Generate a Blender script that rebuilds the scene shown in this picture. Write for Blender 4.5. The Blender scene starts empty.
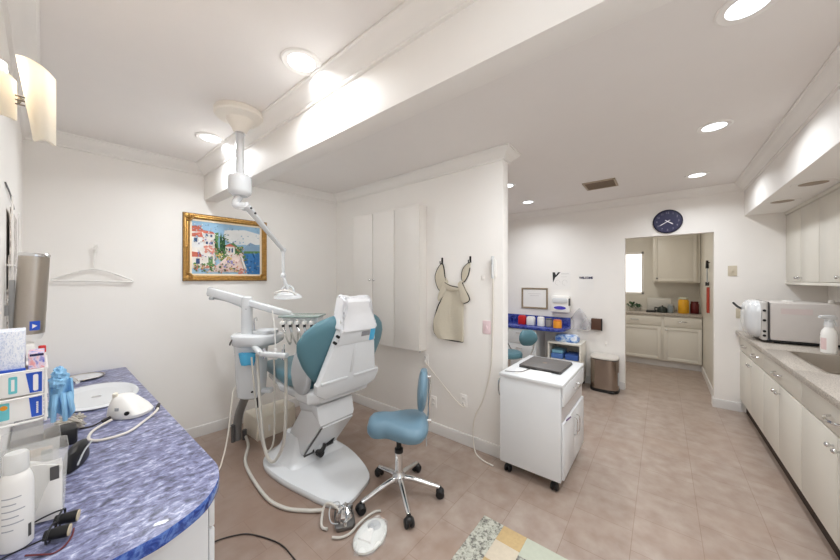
import bpy, bmesh, math, random
from mathutils import Vector, Matrix
random.seed(7)
C = bpy.context.scene.collection
PI = math.pi

# ------------------------------------------------------------------ materials
def lin(c):
    c = c / 255.0
    return c / 12.92 if c <= 0.04045 else ((c + 0.055) / 1.055) ** 2.4
def rgb(t): return (lin(t[0]), lin(t[1]), lin(t[2]), 1.0)
_m = {}
def mat(name, col, rough=.5, metal=0., spec=.5, var=0., vscale=6., bump=0., bscale=40., trans=0., alpha=1., emit=0., coat=0., ior=1.45):
    if name in _m: return _m[name]
    m = bpy.data.materials.new(name); m.use_nodes = True
    n, l = m.node_tree.nodes, m.node_tree.links
    b = n['Principled BSDF']
    b.inputs['Base Color'].default_value = rgb(col)
    b.inputs['Roughness'].default_value = rough
    b.inputs['Metallic'].default_value = metal
    b.inputs['Specular IOR Level'].default_value = spec
    b.inputs['Transmission Weight'].default_value = trans
    b.inputs['Alpha'].default_value = alpha
    b.inputs['Coat Weight'].default_value = coat
    b.inputs['IOR'].default_value = ior
    if emit:
        b.inputs['Emission Color'].default_value = rgb(col); b.inputs['Emission Strength'].default_value = emit
    tc = n.new('ShaderNodeTexCoord')
    nz = n.new('ShaderNodeTexNoise'); nz.inputs['Scale'].default_value = vscale; nz.inputs['Detail'].default_value = 4
    l.new(tc.outputs['Object'], nz.inputs['Vector'])
    mx = n.new('ShaderNodeMix'); mx.data_type = 'RGBA'
    v = max(var, .015)
    mx.inputs[6].default_value = tuple(x * (1 - v) for x in rgb(col)[:3]) + (1,)
    mx.inputs[7].default_value = tuple(min(1, x * (1 + v)) for x in rgb(col)[:3]) + (1,)
    l.new(nz.outputs['Fac'], mx.inputs[0]); l.new(mx.outputs[2], b.inputs['Base Color'])
    if bump:
        n2 = n.new('ShaderNodeTexNoise'); n2.inputs['Scale'].default_value = bscale; n2.inputs['Detail'].default_value = 5
        l.new(tc.outputs['Object'], n2.inputs['Vector'])
        bp = n.new('ShaderNodeBump'); bp.inputs['Strength'].default_value = bump; bp.inputs['Distance'].default_value = .01
        l.new(n2.outputs['Fac'], bp.inputs['Height']); l.new(bp.outputs['Normal'], b.inputs['Normal'])
    _m[name] = m
    return m
def ramp_mat(name, stops, scale, stretch=(1,1,1), rot=0., rough=.3, detail=8, distort=.6, coat=0.):
    m = bpy.data.materials.new(name); m.use_nodes = True
    n, l = m.node_tree.nodes, m.node_tree.links
    b = n['Principled BSDF']; b.inputs['Roughness'].default_value = rough; b.inputs['Coat Weight'].default_value = coat
    tc = n.new('ShaderNodeTexCoord'); mp = n.new('ShaderNodeMapping')
    mp.inputs['Scale'].default_value = stretch; mp.inputs['Rotation'].default_value = (0, 0, rot)
    nz = n.new('ShaderNodeTexNoise'); nz.inputs['Scale'].default_value = scale; nz.inputs['Detail'].default_value = detail
    nz.inputs['Distortion'].default_value = distort; nz.inputs['Roughness'].default_value = .65
    r = n.new('ShaderNodeValToRGB')
    e = r.color_ramp.elements
    e[0].position, e[0].color = stops[0][0], rgb(stops[0][1])
    e[1].position, e[1].color = stops[-1][0], rgb(stops[-1][1])
    for p, c in stops[1:-1]:
        q = e.new(p); q.color = rgb(c)
    l.new(tc.outputs['Object'], mp.inputs['Vector']); l.new(mp.outputs['Vector'], nz.inputs['Vector'])
    l.new(nz.outputs['Fac'], r.inputs['Fac']); l.new(r.outputs['Color'], b.inputs['Base Color'])
    _m[name] = m
    return m
def floor_mat():
    m = bpy.data.materials.new('vinyl_tile'); m.use_nodes = True
    n, l = m.node_tree.nodes, m.node_tree.links
    b = n['Principled BSDF']; b.inputs['Roughness'].default_value = .3; b.inputs['Specular IOR Level'].default_value = .45
    tc = n.new('ShaderNodeTexCoord'); mp = n.new('ShaderNodeMapping')
    mp.inputs['Location'].default_value = (.012, .178, 0)
    br = n.new('ShaderNodeTexBrick'); br.offset = .5; br.squash = 1
    br.inputs['Scale'].default_value = 1.0; br.inputs['Mortar Size'].default_value = .0018
    br.inputs['Mortar Smooth'].default_value = .3
    br.inputs['Brick Width'].default_value = .316; br.inputs['Row Height'].default_value = .316
    br.inputs['Color1'].default_value = rgb((174, 160, 150)); br.inputs['Color2'].default_value = rgb((168, 153, 142))
    br.inputs['Mortar'].default_value = rgb((146, 126, 114))
    l.new(tc.outputs['Object'], mp.inputs['Vector']); l.new(mp.outputs['Vector'], br.inputs['Vector'])
    nz = n.new('ShaderNodeTexNoise'); nz.inputs['Scale'].default_value = 9; nz.inputs['Detail'].default_value = 8
    l.new(tc.outputs['Object'], nz.inputs['Vector'])
    mx = n.new('ShaderNodeMix'); mx.data_type = 'RGBA'; mx.blend_type = 'MULTIPLY'
    rr = n.new('ShaderNodeValToRGB'); rr.color_ramp.elements[0].position = .3; rr.color_ramp.elements[1].position = .7
    rr.color_ramp.elements[0].color = rgb((226, 216, 210)); rr.color_ramp.elements[1].color = rgb((255, 255, 255))
    l.new(nz.outputs['Fac'], rr.inputs['Fac'])
    mx.inputs[0].default_value = 1
    l.new(br.outputs['Color'], mx.inputs[6]); l.new(rr.outputs['Color'], mx.inputs[7])
    # scuffed brown wear in broad patches
    n3 = n.new('ShaderNodeTexNoise'); n3.inputs['Scale'].default_value = 1.6; n3.inputs['Detail'].default_value = 6
    l.new(tc.outputs['Object'], n3.inputs['Vector'])
    r3 = n.new('ShaderNodeValToRGB'); r3.color_ramp.elements[0].position = .5; r3.color_ramp.elements[1].position = .78
    r3.color_ramp.elements[0].color = (0, 0, 0, 1); r3.color_ramp.elements[1].color = (.6, .6, .6, 1)
    l.new(n3.outputs['Fac'], r3.inputs['Fac'])
    m3 = n.new('ShaderNodeMix'); m3.data_type = 'RGBA'
    m3.inputs[7].default_value = rgb((160, 135, 118))
    l.new(r3.outputs['Color'], m3.inputs[0]); l.new(mx.outputs[2], m3.inputs[6])
    # grime trodden in around the dental chair, plus its shade painted into the colour
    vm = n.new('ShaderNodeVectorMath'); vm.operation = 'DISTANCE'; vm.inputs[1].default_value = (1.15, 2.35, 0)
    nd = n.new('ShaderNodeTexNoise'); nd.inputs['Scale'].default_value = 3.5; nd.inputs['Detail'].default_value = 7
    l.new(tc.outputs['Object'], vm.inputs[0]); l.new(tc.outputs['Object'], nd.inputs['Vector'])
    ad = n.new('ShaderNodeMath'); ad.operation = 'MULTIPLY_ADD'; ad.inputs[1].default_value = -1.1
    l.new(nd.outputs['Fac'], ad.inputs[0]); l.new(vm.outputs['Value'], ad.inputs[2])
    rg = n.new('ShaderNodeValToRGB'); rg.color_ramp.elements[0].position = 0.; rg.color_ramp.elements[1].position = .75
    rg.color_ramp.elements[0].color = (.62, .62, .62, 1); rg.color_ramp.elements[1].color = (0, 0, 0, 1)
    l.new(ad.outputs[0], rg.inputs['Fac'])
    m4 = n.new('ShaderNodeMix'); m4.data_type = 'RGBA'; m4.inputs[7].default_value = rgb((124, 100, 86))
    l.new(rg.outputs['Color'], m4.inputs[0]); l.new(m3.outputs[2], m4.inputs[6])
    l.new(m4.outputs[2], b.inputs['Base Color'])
    return m

WALL = mat('wall_paint', (240, 237, 233), .6, var=.01, bump=.03, bscale=120)
CEIL = mat('ceiling_paint', (236, 232, 229), .7, var=.01, bump=.03, bscale=120)
TRIM = mat('trim_paint', (238, 235, 231), .45)
BASEB = mat('baseboard_paint', (214, 211, 208), .4)
LAM = mat('white_laminate', (223, 225, 227), .3)
CREAM = mat('cream_cabinet_paint', (220, 216, 206), .35)
WHITE = mat('white_enamel', (216, 218, 220), .25, coat=.2)
WPLAS = mat('white_plastic', (236, 234, 230), .35)
IVORY = mat('ivory_plastic', (230, 223, 208), .45)
GREYP = mat('grey_plastic', (178, 180, 182), .4)
DGREY = mat('dark_grey_plastic', (84, 82, 82), .45)
BLACK = mat('black_plastic', (24, 23, 24), .45)
CHROME = mat('chrome', (222, 222, 222), .12, 1.)
STEEL = mat('brushed_steel', (186, 178, 168), .3, 1., bump=.05, bscale=200)
TEAL = mat('teal_vinyl', (84, 124, 136), .38, var=.05, bump=.08, bscale=150)
TEALB = mat('blue_vinyl', (106, 136, 154), .36, var=.04, bump=.08, bscale=150)
HOSE = mat('grey_hose', (196, 192, 184), .45)
HOSEW = mat('white_cord', (224, 218, 208), .5)
DARKC = mat('black_cord', (40, 32, 30), .5)
GLASSY = mat('clear_plastic', (240, 243, 242), .08, trans=.85, ior=1.3)
LAMP = mat('lamp_glow', (255, 250, 242), emit=1.)
GOLD = mat('gold_leaf', (188, 146, 84), .36, .8, var=.45, vscale=45, bump=.5, bscale=90)
BAG = mat('white_plastic_bag', (240, 241, 244), .25, bump=.5, bscale=14, trans=.12)
PAPER = mat('white_paper', (238, 236, 233), .7)
NAVY = mat('navy_ink', (34, 34, 74), .5)
BLUE = mat('blue_print', (38, 84, 190), .5)
AQUA = mat('aqua_print', (110, 196, 205), .5)
LBLUE = mat('pale_blue_nitrile', (140, 190, 226), .5, var=.1, bump=.4, bscale=30)
SKYB = mat('bright_blue_film', (84, 178, 222), .25, var=.1, bump=.5, bscale=30)
RED = mat('red_plastic', (196, 34, 34), .4)
DRED = mat('dark_red_plastic', (92, 24, 26), .35)
YEL = mat('yellow_liquid', (226, 168, 40), .3)
ORANGE = mat('amber_plastic', (232, 152, 44), .35)
BLUEL = ramp_mat('blue_laminate', [(.28, (40, 42, 66)), (.38, (78, 80, 104)), (.46, (108, 110, 142)), (.53, (128, 132, 168)), (.60, (160, 164, 194)), (.68, (214, 216, 228)), (.80, (88, 100, 156))], 38, (.8, 1.25, 1), .35, .36, 14, .45, coat=.08)
BLUEE = ramp_mat('blue_laminate_edge', [(.32, (22, 34, 92)), (.47, (40, 74, 160)), (.58, (92, 130, 204)), (.7, (34, 50, 120))], 26, (1, .6, 1), .4, .2, coat=.4)
DESKB = ramp_mat('deep_blue_laminate', [(.35, (28, 34, 92)), (.5, (50, 66, 150)), (.65, (84, 100, 178))], 30, rough=.25)
STONE = ramp_mat('speckled_counter', [(.35, (112, 102, 96)), (.5, (176, 168, 158)), (.66, (208, 200, 190))], 140, rough=.3)
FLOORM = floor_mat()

# ------------------------------------------------------------------ mesh builder
class MB:
    def __init__(s, M=None):
        s.v, s.f, s.mi, s.M, s.k = [], [], [], M, 0
    def add(s, verts, faces, k=None, M=None):
        o = len(s.v)
        for p in verts:
            p = Vector(p)
            if M is not None: p = M @ p
            if s.M is not None: p = s.M @ p
            s.v.append(p)
        for f in faces:
            s.f.append([i + o for i in f]); s.mi.append(s.k if k is None else k)
        return s
    def bm(s, b, k=None, M=None):
        b.verts.index_update()
        return s.add([v.co.copy() for v in b.verts], [[v.index for v in f.verts] for f in b.faces], k, M)
    def box(s, x0, x1, y0, y1, z0, z1, bev=0., k=None, M=None, seg=2):
        b = bmesh.new(); bmesh.ops.create_cube(b, size=1)
        for v in b.verts: v.co = Vector((x0 + (v.co.x + .5) * (x1 - x0), y0 + (v.co.y + .5) * (y1 - y0), z0 + (v.co.z + .5) * (z1 - z0)))
        if bev: bmesh.ops.bevel(b, geom=list(b.edges), offset=min(bev, .45 * min(abs(x1-x0), abs(y1-y0), abs(z1-z0))), segments=seg, profile=.5, affect='EDGES')
        s.bm(b, k, M); b.free(); return s
    def prism(s, poly, z0, z1, bev=0., k=None, M=None, seg=2):
        b = bmesh.new()
        vs = [b.verts.new((p[0], p[1], z0)) for p in poly]
        f = b.faces.new(vs)
        r = bmesh.ops.extrude_face_region(b, geom=[f])
        for e in r['geom']:
            if isinstance(e, bmesh.types.BMVert): e.co.z = z1
        if bev:
            b.normal_update()
            eds = [e for e in b.edges if abs(e.verts[0].co.z - e.verts[1].co.z) < 1e-6]
            bmesh.ops.bevel(b, geom=eds, offset=bev, segments=seg, profile=.5, affect='EDGES')
        s.bm(b, k, M); b.free(); return s
    def loft(s, rings, caps=True, k=None, M=None, closed=True):
        n = len(rings[0]); v = [p for r in rings for p in r]; f = []
        for i in range(len(rings) - 1):
            for j in range(n if closed else n - 1):
                a, b2 = i * n + j, i * n + (j + 1) % n
                f.append([a, b2, b2 + n, a + n])
        if caps and closed:
            f.append(list(range(n))[::-1]); f.append([(len(rings) - 1) * n + j for j in range(n)])
        return s.add(v, f, k, M)
    def cyl(s, p0, p1, r0, r1=None, n=20, k=None, M=None, bev=0.):
        p0, p1 = Vector(p0), Vector(p1); r1 = r0 if r1 is None else r1
        d = (p1 - p0).normalized()
        a = d.orthogonal().normalized(); b = d.cross(a); L = (p1 - p0).length
        ring = lambda c, r: [c + a * (r * math.cos(2*PI*i/n)) + b * (r * math.sin(2*PI*i/n)) for i in range(n)]
        if bev:
            bb = min(bev, L * .4, r0 * .6, r1 * .6)
            rs = [ring(p0, r0 - bb), ring(p0 + d * bb, r0), ring(p1 - d * bb, r1), ring(p1, r1 - bb)]
        else: rs = [ring(p0, r0), ring(p1, r1)]
        return s.loft(rs, True, k, M)
    def tube(s, pts, r, n=8, k=None, M=None, smooth=6, caps=True):
        P = [Vector(p) for p in pts]
        if smooth and len(P) > 2: P = spline(P, smooth)
        m = len(P); rad = r if callable(r) else (lambda t: r)
        rings = []; prev = None
        for i in range(m):
            d = (P[min(i + 1, m - 1)] - P[max(i - 1, 0)])
            d = d.normalized() if d.length > 1e-9 else Vector((0, 0, 1))
            a = d.orthogonal().normalized() if prev is None else (prev - d * prev.dot(d))
            a = a.normalized() if a.length > 1e-6 else d.orthogonal().normalized()
            prev = a; b = d.cross(a); rr = rad(i / (m - 1))
            rings.append([P[i] + a * (rr * math.cos(2*PI*j/n)) + b * (rr * math.sin(2*PI*j/n)) for j in range(n)])
        return s.loft(rings, caps, k, M)
    def lathe(s, prof, c=(0, 0, 0), n=28, k=None, M=None, sx=1., sy=1., rot=0.):
        cx, cy, cz = c; rings = []
        for r, z in prof:
            ring = []
            for i in range(n):
                a = 2*PI*i/n; x, y = r*sx*math.cos(a), r*sy*math.sin(a)
                ring.append((cx + x*math.cos(rot) - y*math.sin(rot), cy + x*math.sin(rot) + y*math.cos(rot), cz + z))
            rings.append(ring)
        return s.loft(rings, True, k, M)
    def ell(s, c, rad, n=16, k=None, M=None):
        prof = [(max(1e-4, math.sin(PI*i/n)), -math.cos(PI*i/n)) for i in range(n + 1)]
        rings = [[(c[0] + rad[0]*r*math.cos(2*PI*j/n), c[1] + rad[1]*r*math.sin(2*PI*j/n), c[2] + rad[2]*z) for j in range(n)] for r, z in prof]
        return s.loft(rings, True, k, M)
    def sheet(s, fn, nu, nv, th=.004, k=None, M=None):
        g = [[Vector(fn(i / nu, j / nv)) for j in range(nv + 1)] for i in range(nu + 1)]
        nrm = [[None] * (nv + 1) for _ in range(nu + 1)]
        for i in range(nu + 1):
            for j in range(nv + 1):
                du = g[min(i+1, nu)][j] - g[max(i-1, 0)][j]; dv = g[i][min(j+1, nv)] - g[i][max(j-1, 0)]
                q = du.cross(dv); nrm[i][j] = q.normalized() if q.length > 1e-12 else Vector((0, 0, 1))
        W = nv + 1; N = (nu + 1) * W
        v = [g[i][j] + nrm[i][j] * th / 2 for i in range(nu+1) for j in range(W)] + [g[i][j] - nrm[i][j] * th / 2 for i in range(nu+1) for j in range(W)]
        f = []
        for i in range(nu):
            for j in range(nv):
                a = i*W + j
                f.append([a, a+1, a+W+1, a+W]); f.append([N+a, N+a+W, N+a+W+1, N+a+1])
        for j in range(nv):
            f.append([j, N+j, N+j+1, j+1]); a = nu*W + j; f.append([a, a+1, N+a+1, N+a])
        for i in range(nu):
            a = i*W; f.append([a, a+W, N+a+W, N+a]); a = i*W + nv; f.append([a, N+a, N+a+W, a+W])
        return s.add(v, f, k, M)
    def build(s, name, mats, parent=None, label=None, cat=None, group=None, kind=None, ang=38, loc=None):
        me = bpy.data.meshes.new(name)
        root = parent
        while root is not None and root.parent is not None: root = root.parent
        if root is not None: o0 = Vector(root.location)
        elif loc is not None: o0 = Vector(loc)
        elif kind in ('structure',): o0 = Vector((0, 0, 0))
        else:
            xs = [p.x for p in s.v]; ys = [p.y for p in s.v]; zs = [p.z for p in s.v]
            o0 = Vector(((min(xs)+max(xs))/2, (min(ys)+max(ys))/2, min(zs)))
        me.from_pydata([tuple(p - o0) for p in s.v], [], s.f)
        if not isinstance(mats, (list, tuple)): mats = [mats]
        for m in mats: me.materials.append(m)
        for p, k in zip(me.polygons, s.mi): p.material_index = min(k, len(mats) - 1)
        b = bmesh.new(); b.from_mesh(me)
        bmesh.ops.remove_doubles(b, verts=b.verts, dist=1e-6)
        bmesh.ops.recalc_face_normals(b, faces=b.faces)
        b.to_mesh(me); b.free()
        me.shade_smooth(); me.set_sharp_from_angle(angle=math.radians(ang))
        o = bpy.data.objects.new(name, me); C.objects.link(o)
        if parent is not None: o.parent = parent
        else: o.location = o0
        return tag(o, label, cat, group, kind)
def tag(o, label=None, cat=None, group=None, kind=None):
    if label: o['label'] = label
    if cat: o['category'] = cat
    if group: o['group'] = group
    if kind: o['kind'] = kind
    return o
def thing(name, label, cat, loc, group=None):
    o = bpy.data.objects.new(name, None); C.objects.link(o); o.empty_display_size = .1
    o.location = loc
    return tag(o, label, cat, group)
def copy_thing(o, loc, label, parent=None):
    c = o.copy(); C.objects.link(c)
    if parent is None: c.location = loc; c['label'] = label
    else: c.parent = parent
    for ch in list(o.children): copy_thing(ch, None, None, c)
    return c
def spline(P, k=6, closed=False):
    P = [Vector(p) for p in P]; out = []; n = len(P)
    for i in range(n if closed else n - 1):
        if closed: p0, p1, p2, p3 = P[i-1], P[i], P[(i+1) % n], P[(i+2) % n]
        else: p0, p1, p2, p3 = P[max(i-1, 0)], P[i], P[i+1], P[min(i+2, n-1)]
        for j in range(k):
            t = j / k
            out.append(.5 * ((2*p1) + (p2-p0)*t + (2*p0-5*p1+4*p2-p3)*t*t + (3*p1-p0-3*p2+p3)*t**3))
    if not closed: out.append(P[-1])
    return out
def frame(o, x, y, z=None):
    x = Vector(x).normalized(); y = Vector(y); y = (y - x * y.dot(x)).normalized()
    z = x.cross(y)
    M = Matrix.Identity(4)
    for i in range(3): M[i][0], M[i][1], M[i][2], M[i][3] = x[i], y[i], z[i], o[i]
    return M
def text(name, s, size, M, m, parent, depth=.0006, sx=1., off=0.):
    cu = bpy.data.curves.new(name, 'FONT'); cu.body = s; cu.size = size; cu.extrude = depth; cu.offset = off; cu.align_x = 'CENTER'; cu.align_y = 'CENTER'
    t = bpy.data.objects.new(name, cu); C.objects.link(t)
    bpy.context.view_layer.update()
    me = bpy.data.meshes.new_from_object(t.evaluated_get(bpy.context.evaluated_depsgraph_get()))
    bpy.data.objects.remove(t)
    b = MB(M); b.add([(v.co.x*sx, v.co.y, v.co.z) for v in me.vertices], [list(p.vertices) for p in me.polygons])
    return b.build(name, m, parent)
def S(b, name, m): return b.build(name, m, kind='structure')
def rrect(w, h, r, n=5, cx=0., cy=0.):
    out = []
    for sx, sy, a0 in ((1, 1, 0), (-1, 1, 90), (-1, -1, 180), (1, -1, 270)):
        for i in range(n + 1):
            a = math.radians(a0 + 90 * i / n)
            out.append((cx + sx*(w/2 - r) + r*math.cos(a), cy + sy*(h/2 - r) + r*math.sin(a)))
    return out

# ------------------------------------------------------------------ room shell
H = 2.60
PA, PB = Vector((-.095, 3.56, 0)), Vector((2.42, 3.34, 0))      # foot of the painting wall
PU = (PB - PA).normalized(); PN = Vector((PU.y, -PU.x, 0))       # along the wall, into the room
if PN.y > 0: PN = -PN
def PWM(s, z, off=0.):                                          # frame on the painting wall: x along, y up, z into room
    return frame(PA + PU * s + PN * off + Vector((0, 0, z)), PU, (0, 0, 1)) 
XP, XF, YR, XL, YE = 2.41, 4.97, -1.31, -.095, 1.042
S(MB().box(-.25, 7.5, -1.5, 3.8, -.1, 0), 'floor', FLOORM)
S(MB().box(-.25, 7.5, -1.5, 3.8, H, H + .1), 'ceiling', CEIL)
S(MB().box(XL - .12, XL, YR - .12, 3.7, 0, H), 'wall_left', WALL)
b = MB(); e = PU * .12
b.prism([tuple((PA - PU*.12).xy), tuple((PB + e).xy), tuple((PB + e - PN*.12).xy), tuple((PA - PU*.12 - PN*.12).xy)], 0, H)
S(b, 'wall_back', WALL)
S(MB().box(XP, XP + .11, YE, 3.36, 0, H, .004), 'wall_partition', WALL)
S(MB().box(XP + .1, XF + .12, 3.3, 3.42, 0, H), 'wall_alcove', WALL)
DY0, DY1, DZ = -.478, .397, 2.07
b = MB(); b.box(XF, XF+.1, DY1, 3.42, 0, H); b.box(XF, XF+.1, YR-.12, DY0, 0, H); b.box(XF, XF+.1, DY0, DY1, DZ, H)
S(b, 'wall_far', WALL)
# right wall with an unseen window added behind the camera for fill light
WX0, WX1, WZ0, WZ1 = .15, 1.35, 1.0, 2.2
b = MB(); b.box(XL-.12, WX0, YR-.12, YR, 0, H); b.box(WX1, XF+.1, YR-.12, YR, 0, H); b.box(WX0, WX1, YR-.12, YR, 0, WZ0); b.box(WX0, WX1, YR-.12, YR, WZ1, H)
S(b, 'wall_right', WALL)
b = MB()
for x in (WX0, (WX0+WX1)/2 - .02, WX1 - .04): b.box(x, x+.04, YR-.08, YR-.02, WZ0, WZ1, .004)
b.box(WX0, WX1, YR-.08, YR-.02, WZ0, WZ0+.04, .004); b.box(WX0, WX1, YR-.08, YR-.02, WZ1-.04, WZ1, .004)
S(b, 'window_added', TRIM)
# beam and soffit
BX0, BX1, BZ = .975, 1.095, 2.275
S(MB().box(BX0, BX1, YR, 3.47, BZ, H, .003), 'ceiling_beam', WALL)
S(MB().box(.6, XF, YR, -.725, 2.225, H, .003), 'soffit', WALL)
# kitchenette beyond the doorway
KX = 7.3
S(MB().box(XF+.1, KX+.1, -.63, -.51, 0, H), 'wall_passage', CREAM)
S(MB().box(XF+.1, KX+.1, 2.0, 2.1, 0, H), 'wall_kitchen_left', CREAM)
b = MB(); b.box(KX, KX+.1, .276, 1.1, 0, 1.22); b.box(KX, KX+.1, .276, 1.1, 2.05, H); b.box(KX, KX+.1, -.6, .276, 0, H); b.box(KX, KX+.1, 1.1, 2.1, 0, H)
S(b, 'wall_kitchen', CREAM)
b = MB()
for y in (.276, .668, 1.06): b.box(KX+.0, KX+.05, y, y+.04, 1.22, 2.05, .004)
b.box(KX, KX+.05, .276, 1.1, 1.22, 1.26, .004); b.box(KX, KX+.05, .276, 1.1, 2.01, 2.05, .004)
w2 = S(b, 'window_2', TRIM)
MB().box(KX+.02, KX+.03, .3, 1.08, 1.24, 2.03).build('pane', mat('frosted_pane', (250, 250, 246), .6, emit=1.3), w2)
# crown mouldings and baseboards
def run(name, p, q, nrm, prof, m, ext0=0., ext1=0.):
    p, q = Vector(p), Vector(q); d = (q - p).normalized(); nrm = Vector(nrm)
    b = MB(); rings = []
    for c, e in ((p, -ext0), (q, ext1)):
        rings.append([tuple(c + nrm * a + d * (e * a) + Vector((0, 0, z))) for a, z in prof])
    b.loft(rings); return S(b, name, m)
CR = [(0, H-.001), (.085, H-.001), (.085, H-.012), (.076, H-.016), (.07, H-.03), (.05, H-.05), (.03, H-.062), (.022, H-.075), (.013, H-.08), (.013, H-.092), (0, H-.095)]
BB = [(0, 0), (.014, 0), (.014, .085), (.009, .098), (0, .1)]
pj = lambda x: PA + PU * ((x + .095) / PU.x)
n = 0
def crown(p, q, nr, a=0., b_=0.):
    global n; n += 1
    run('trim_%d' % n, p, q, nr, CR, TRIM, a, b_)
crown((XL, YR, 0), (XL, 3.56, 0), (1, 0, 0))
crown(PA, pj(BX0), PN); crown(pj(BX1), PB, PN)
crown((BX0, YR, 0), (BX0, 3.47, 0), (-1, 0, 0)); crown((BX1, YR, 0), (BX1, 3.46, 0), (1, 0, 0))
crown((XP, YE, 0), (XP, 3.345, 0), (-1, 0, 0), 1, 0); crown((XP, YE, 0), (XP+.11, YE, 0), (0, -1, 0), 1, 1)
crown((XP+.11, YE, 0), (XP+.11, 3.3, 0), (1, 0, 0), 1, 0)
crown((XF, -.725, 0), (XF, 3.3, 0), (-1, 0, 0)); crown((BX1, -.725, 0), (XF, -.725, 0), (0, 1, 0))
def base(nm, p, q, nr, a=0., b_=0.): run('baseboard_' + nm, p, q, nr, BB, BASEB, a, b_)
base('back', PA, PB, PN); base('partition', (XP, YE, 0), (XP, 3.345, 0), (-1, 0, 0), 1, 0)
base('partition_end', (XP, YE, 0), (XP+.11, YE, 0), (0, -1, 0), 1, 1)
base('far', (XF, DY1, 0), (XF, 3.3, 0), (-1, 0, 0)); base('far_right', (XF, -.70, 0), (XF, DY0, 0), (-1, 0, 0), 0, 1)
base('jamb', (XF, DY0, 0), (XF+.1, DY0, 0), (0, 1, 0), 1, 0)
base('passage', (XF+.1, -.51, 0), (6.7, -.51, 0), (0, 1, 0))

# ------------------------------------------------------------------ lamps of the room and added fill lights
LENS = mat('lamp_lens', (238, 246, 255), emit=1.)
LENS.node_tree.nodes['Principled BSDF'].inputs['Emission Strength'].default_value = 4.
LE = 9.2
def recessed(x, y, z, label, r=.09, lens=None):
    t = thing('recessed_ceiling_light', label, 'ceiling light', (x, y, z), 'recessed ceiling lights')
    b = MB(); b.lathe([(r*.86, -.004), (r*1.0, -.008), (r*1.08, -.005), (r*1.1, -.0005), (r*.86, -.0005)], (x, y, z)); b.build('trim_ring', TRIM, t)
    if lens is None:
        d = bpy.data.lights.new('downlight', 'AREA'); d.shape = 'DISK'; d.size = r*1.6; d.energy = LE; d.color = (.93, .97, 1); d.spread = math.radians(152)
        o = bpy.data.objects.new('downlight', d); C.objects.link(o); o.parent = t; o.location = (0, 0, -.012)
    b = MB(); b.lathe([(.001, -.006), (r*.5, -.0058), (r*.86, -.003), (r*.86, -.001), (.001, -.001)], (x, y, z)); b.build('lens', lens or LENS, t, 'glowing white lens')
    return t
r0 = recessed(.815, 1.42, H, 'round recessed ceiling light, large, left of the beam near the picture top')
for (x, y), lb in (((.81, 2.73), 'round recessed ceiling light beside the ceiling mount of the dental lamp'),
                   ((1.763, -.267), 'recessed ceiling light cut by the top edge of the picture, right of the beam'),
                   ((3.006, -.29), 'round recessed ceiling light right of the air vent, nearer of two above the aisle'),
                   ((4.284, -.284), 'small round recessed ceiling light above the aisle, nearest the doorway clock'),
                   ((4.275, 1.477), 'small recessed ceiling light over the blue wall desk, left of the vent'),
                   ((3.38, 1.41), 'recessed ceiling light half hidden just behind the partition end')):
    copy_thing(r0, (x, y, H), lb)
DIML = mat('unlit_lens', (150, 130, 108), .4)
s0 = recessed(4.25, -.86, 2.225, 'unlit recessed light in the soffit underside, farther one by the cabinets', .1, DIML)
copy_thing(s0, (3.60, -.88, 2.225), 'unlit recessed light in the soffit underside, nearer the right picture edge')
def area(name, loc, size, power, rot=(0, 0, 0), col=(1, .95, .88)):
    d = bpy.data.lights.new(name, 'AREA'); d.shape = 'DISK'; d.size = size; d.energy = power; d.color = col
    o = bpy.data.objects.new(name, d); C.objects.link(o); o.location = loc; o.rotation_euler = rot
    return o
area('fill_entry', (.35, -.75, 2.2), .6, 10, (0, 0, 0), (.93, .97, 1)); area('fill_left_bay', (.40, .2, 2.58), .4, 3, col=(.93, .97, 1))  # fill lights added out of frame to brighten the room
area('fill_middle_bay', (1.32, 2.6, 2.58), .25, 4.5, col=(.93, .97, 1)); area('fill_middle_bay', (1.32, 1.3, 2.58), .25, .8, col=(.93, .97, 1)); area('fill_aisle_near', (1.75, .35, 2.58), .6, 14, col=(.93, .97, 1)); area('fill_kitchen', (5.9, .5, 2.5), .3, 12, col=(1, .96, .88))  # more added fills: middle bay hidden by the beam, aisle and kitchenette unseen
d = bpy.data.lights.new('window_fill', 'AREA'); d.shape = 'RECTANGLE'; d.size = 1.15; d.size_y = 1.15; d.energy = 88; d.color = (.92, .96, 1)  # added area light sending fill through the unseen window
o = bpy.data.objects.new('window_fill', d); C.objects.link(o); o.location = ((WX0+WX1)/2, YR-.2, 1.6); o.rotation_euler = (-PI/2, 0, 0)

# ceiling vent
t = thing('ceiling_vent', 'square dark slatted air vent in the ceiling left of the aisle lights', 'air vent', (4.0, .555, H))
b = MB()
for x0, x1, y0, y1 in ((3.84, 4.16, .395, .415), (3.84, 4.16, .695, .715), (3.84, 3.86, .395, .715), (4.14, 4.16, .395, .715)): b.box(x0, x1, y0, y1, H-.012, H, .003)
b.build('frame', mat('vent_metal', (176, 160, 140), .5), t)
b = MB()
for i in range(11): b.box(3.86 + i*.0265, 3.876 + i*.0265, .415, .695, H-.010, H-.004)
b.build('slats', mat('vent_slat', (120, 98, 74), .5), t)
MB().box(3.86, 4.14, .415, .695, H-.003, H-.0005).build('duct', mat('duct_dark', (60, 46, 34), .8), t)

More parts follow.
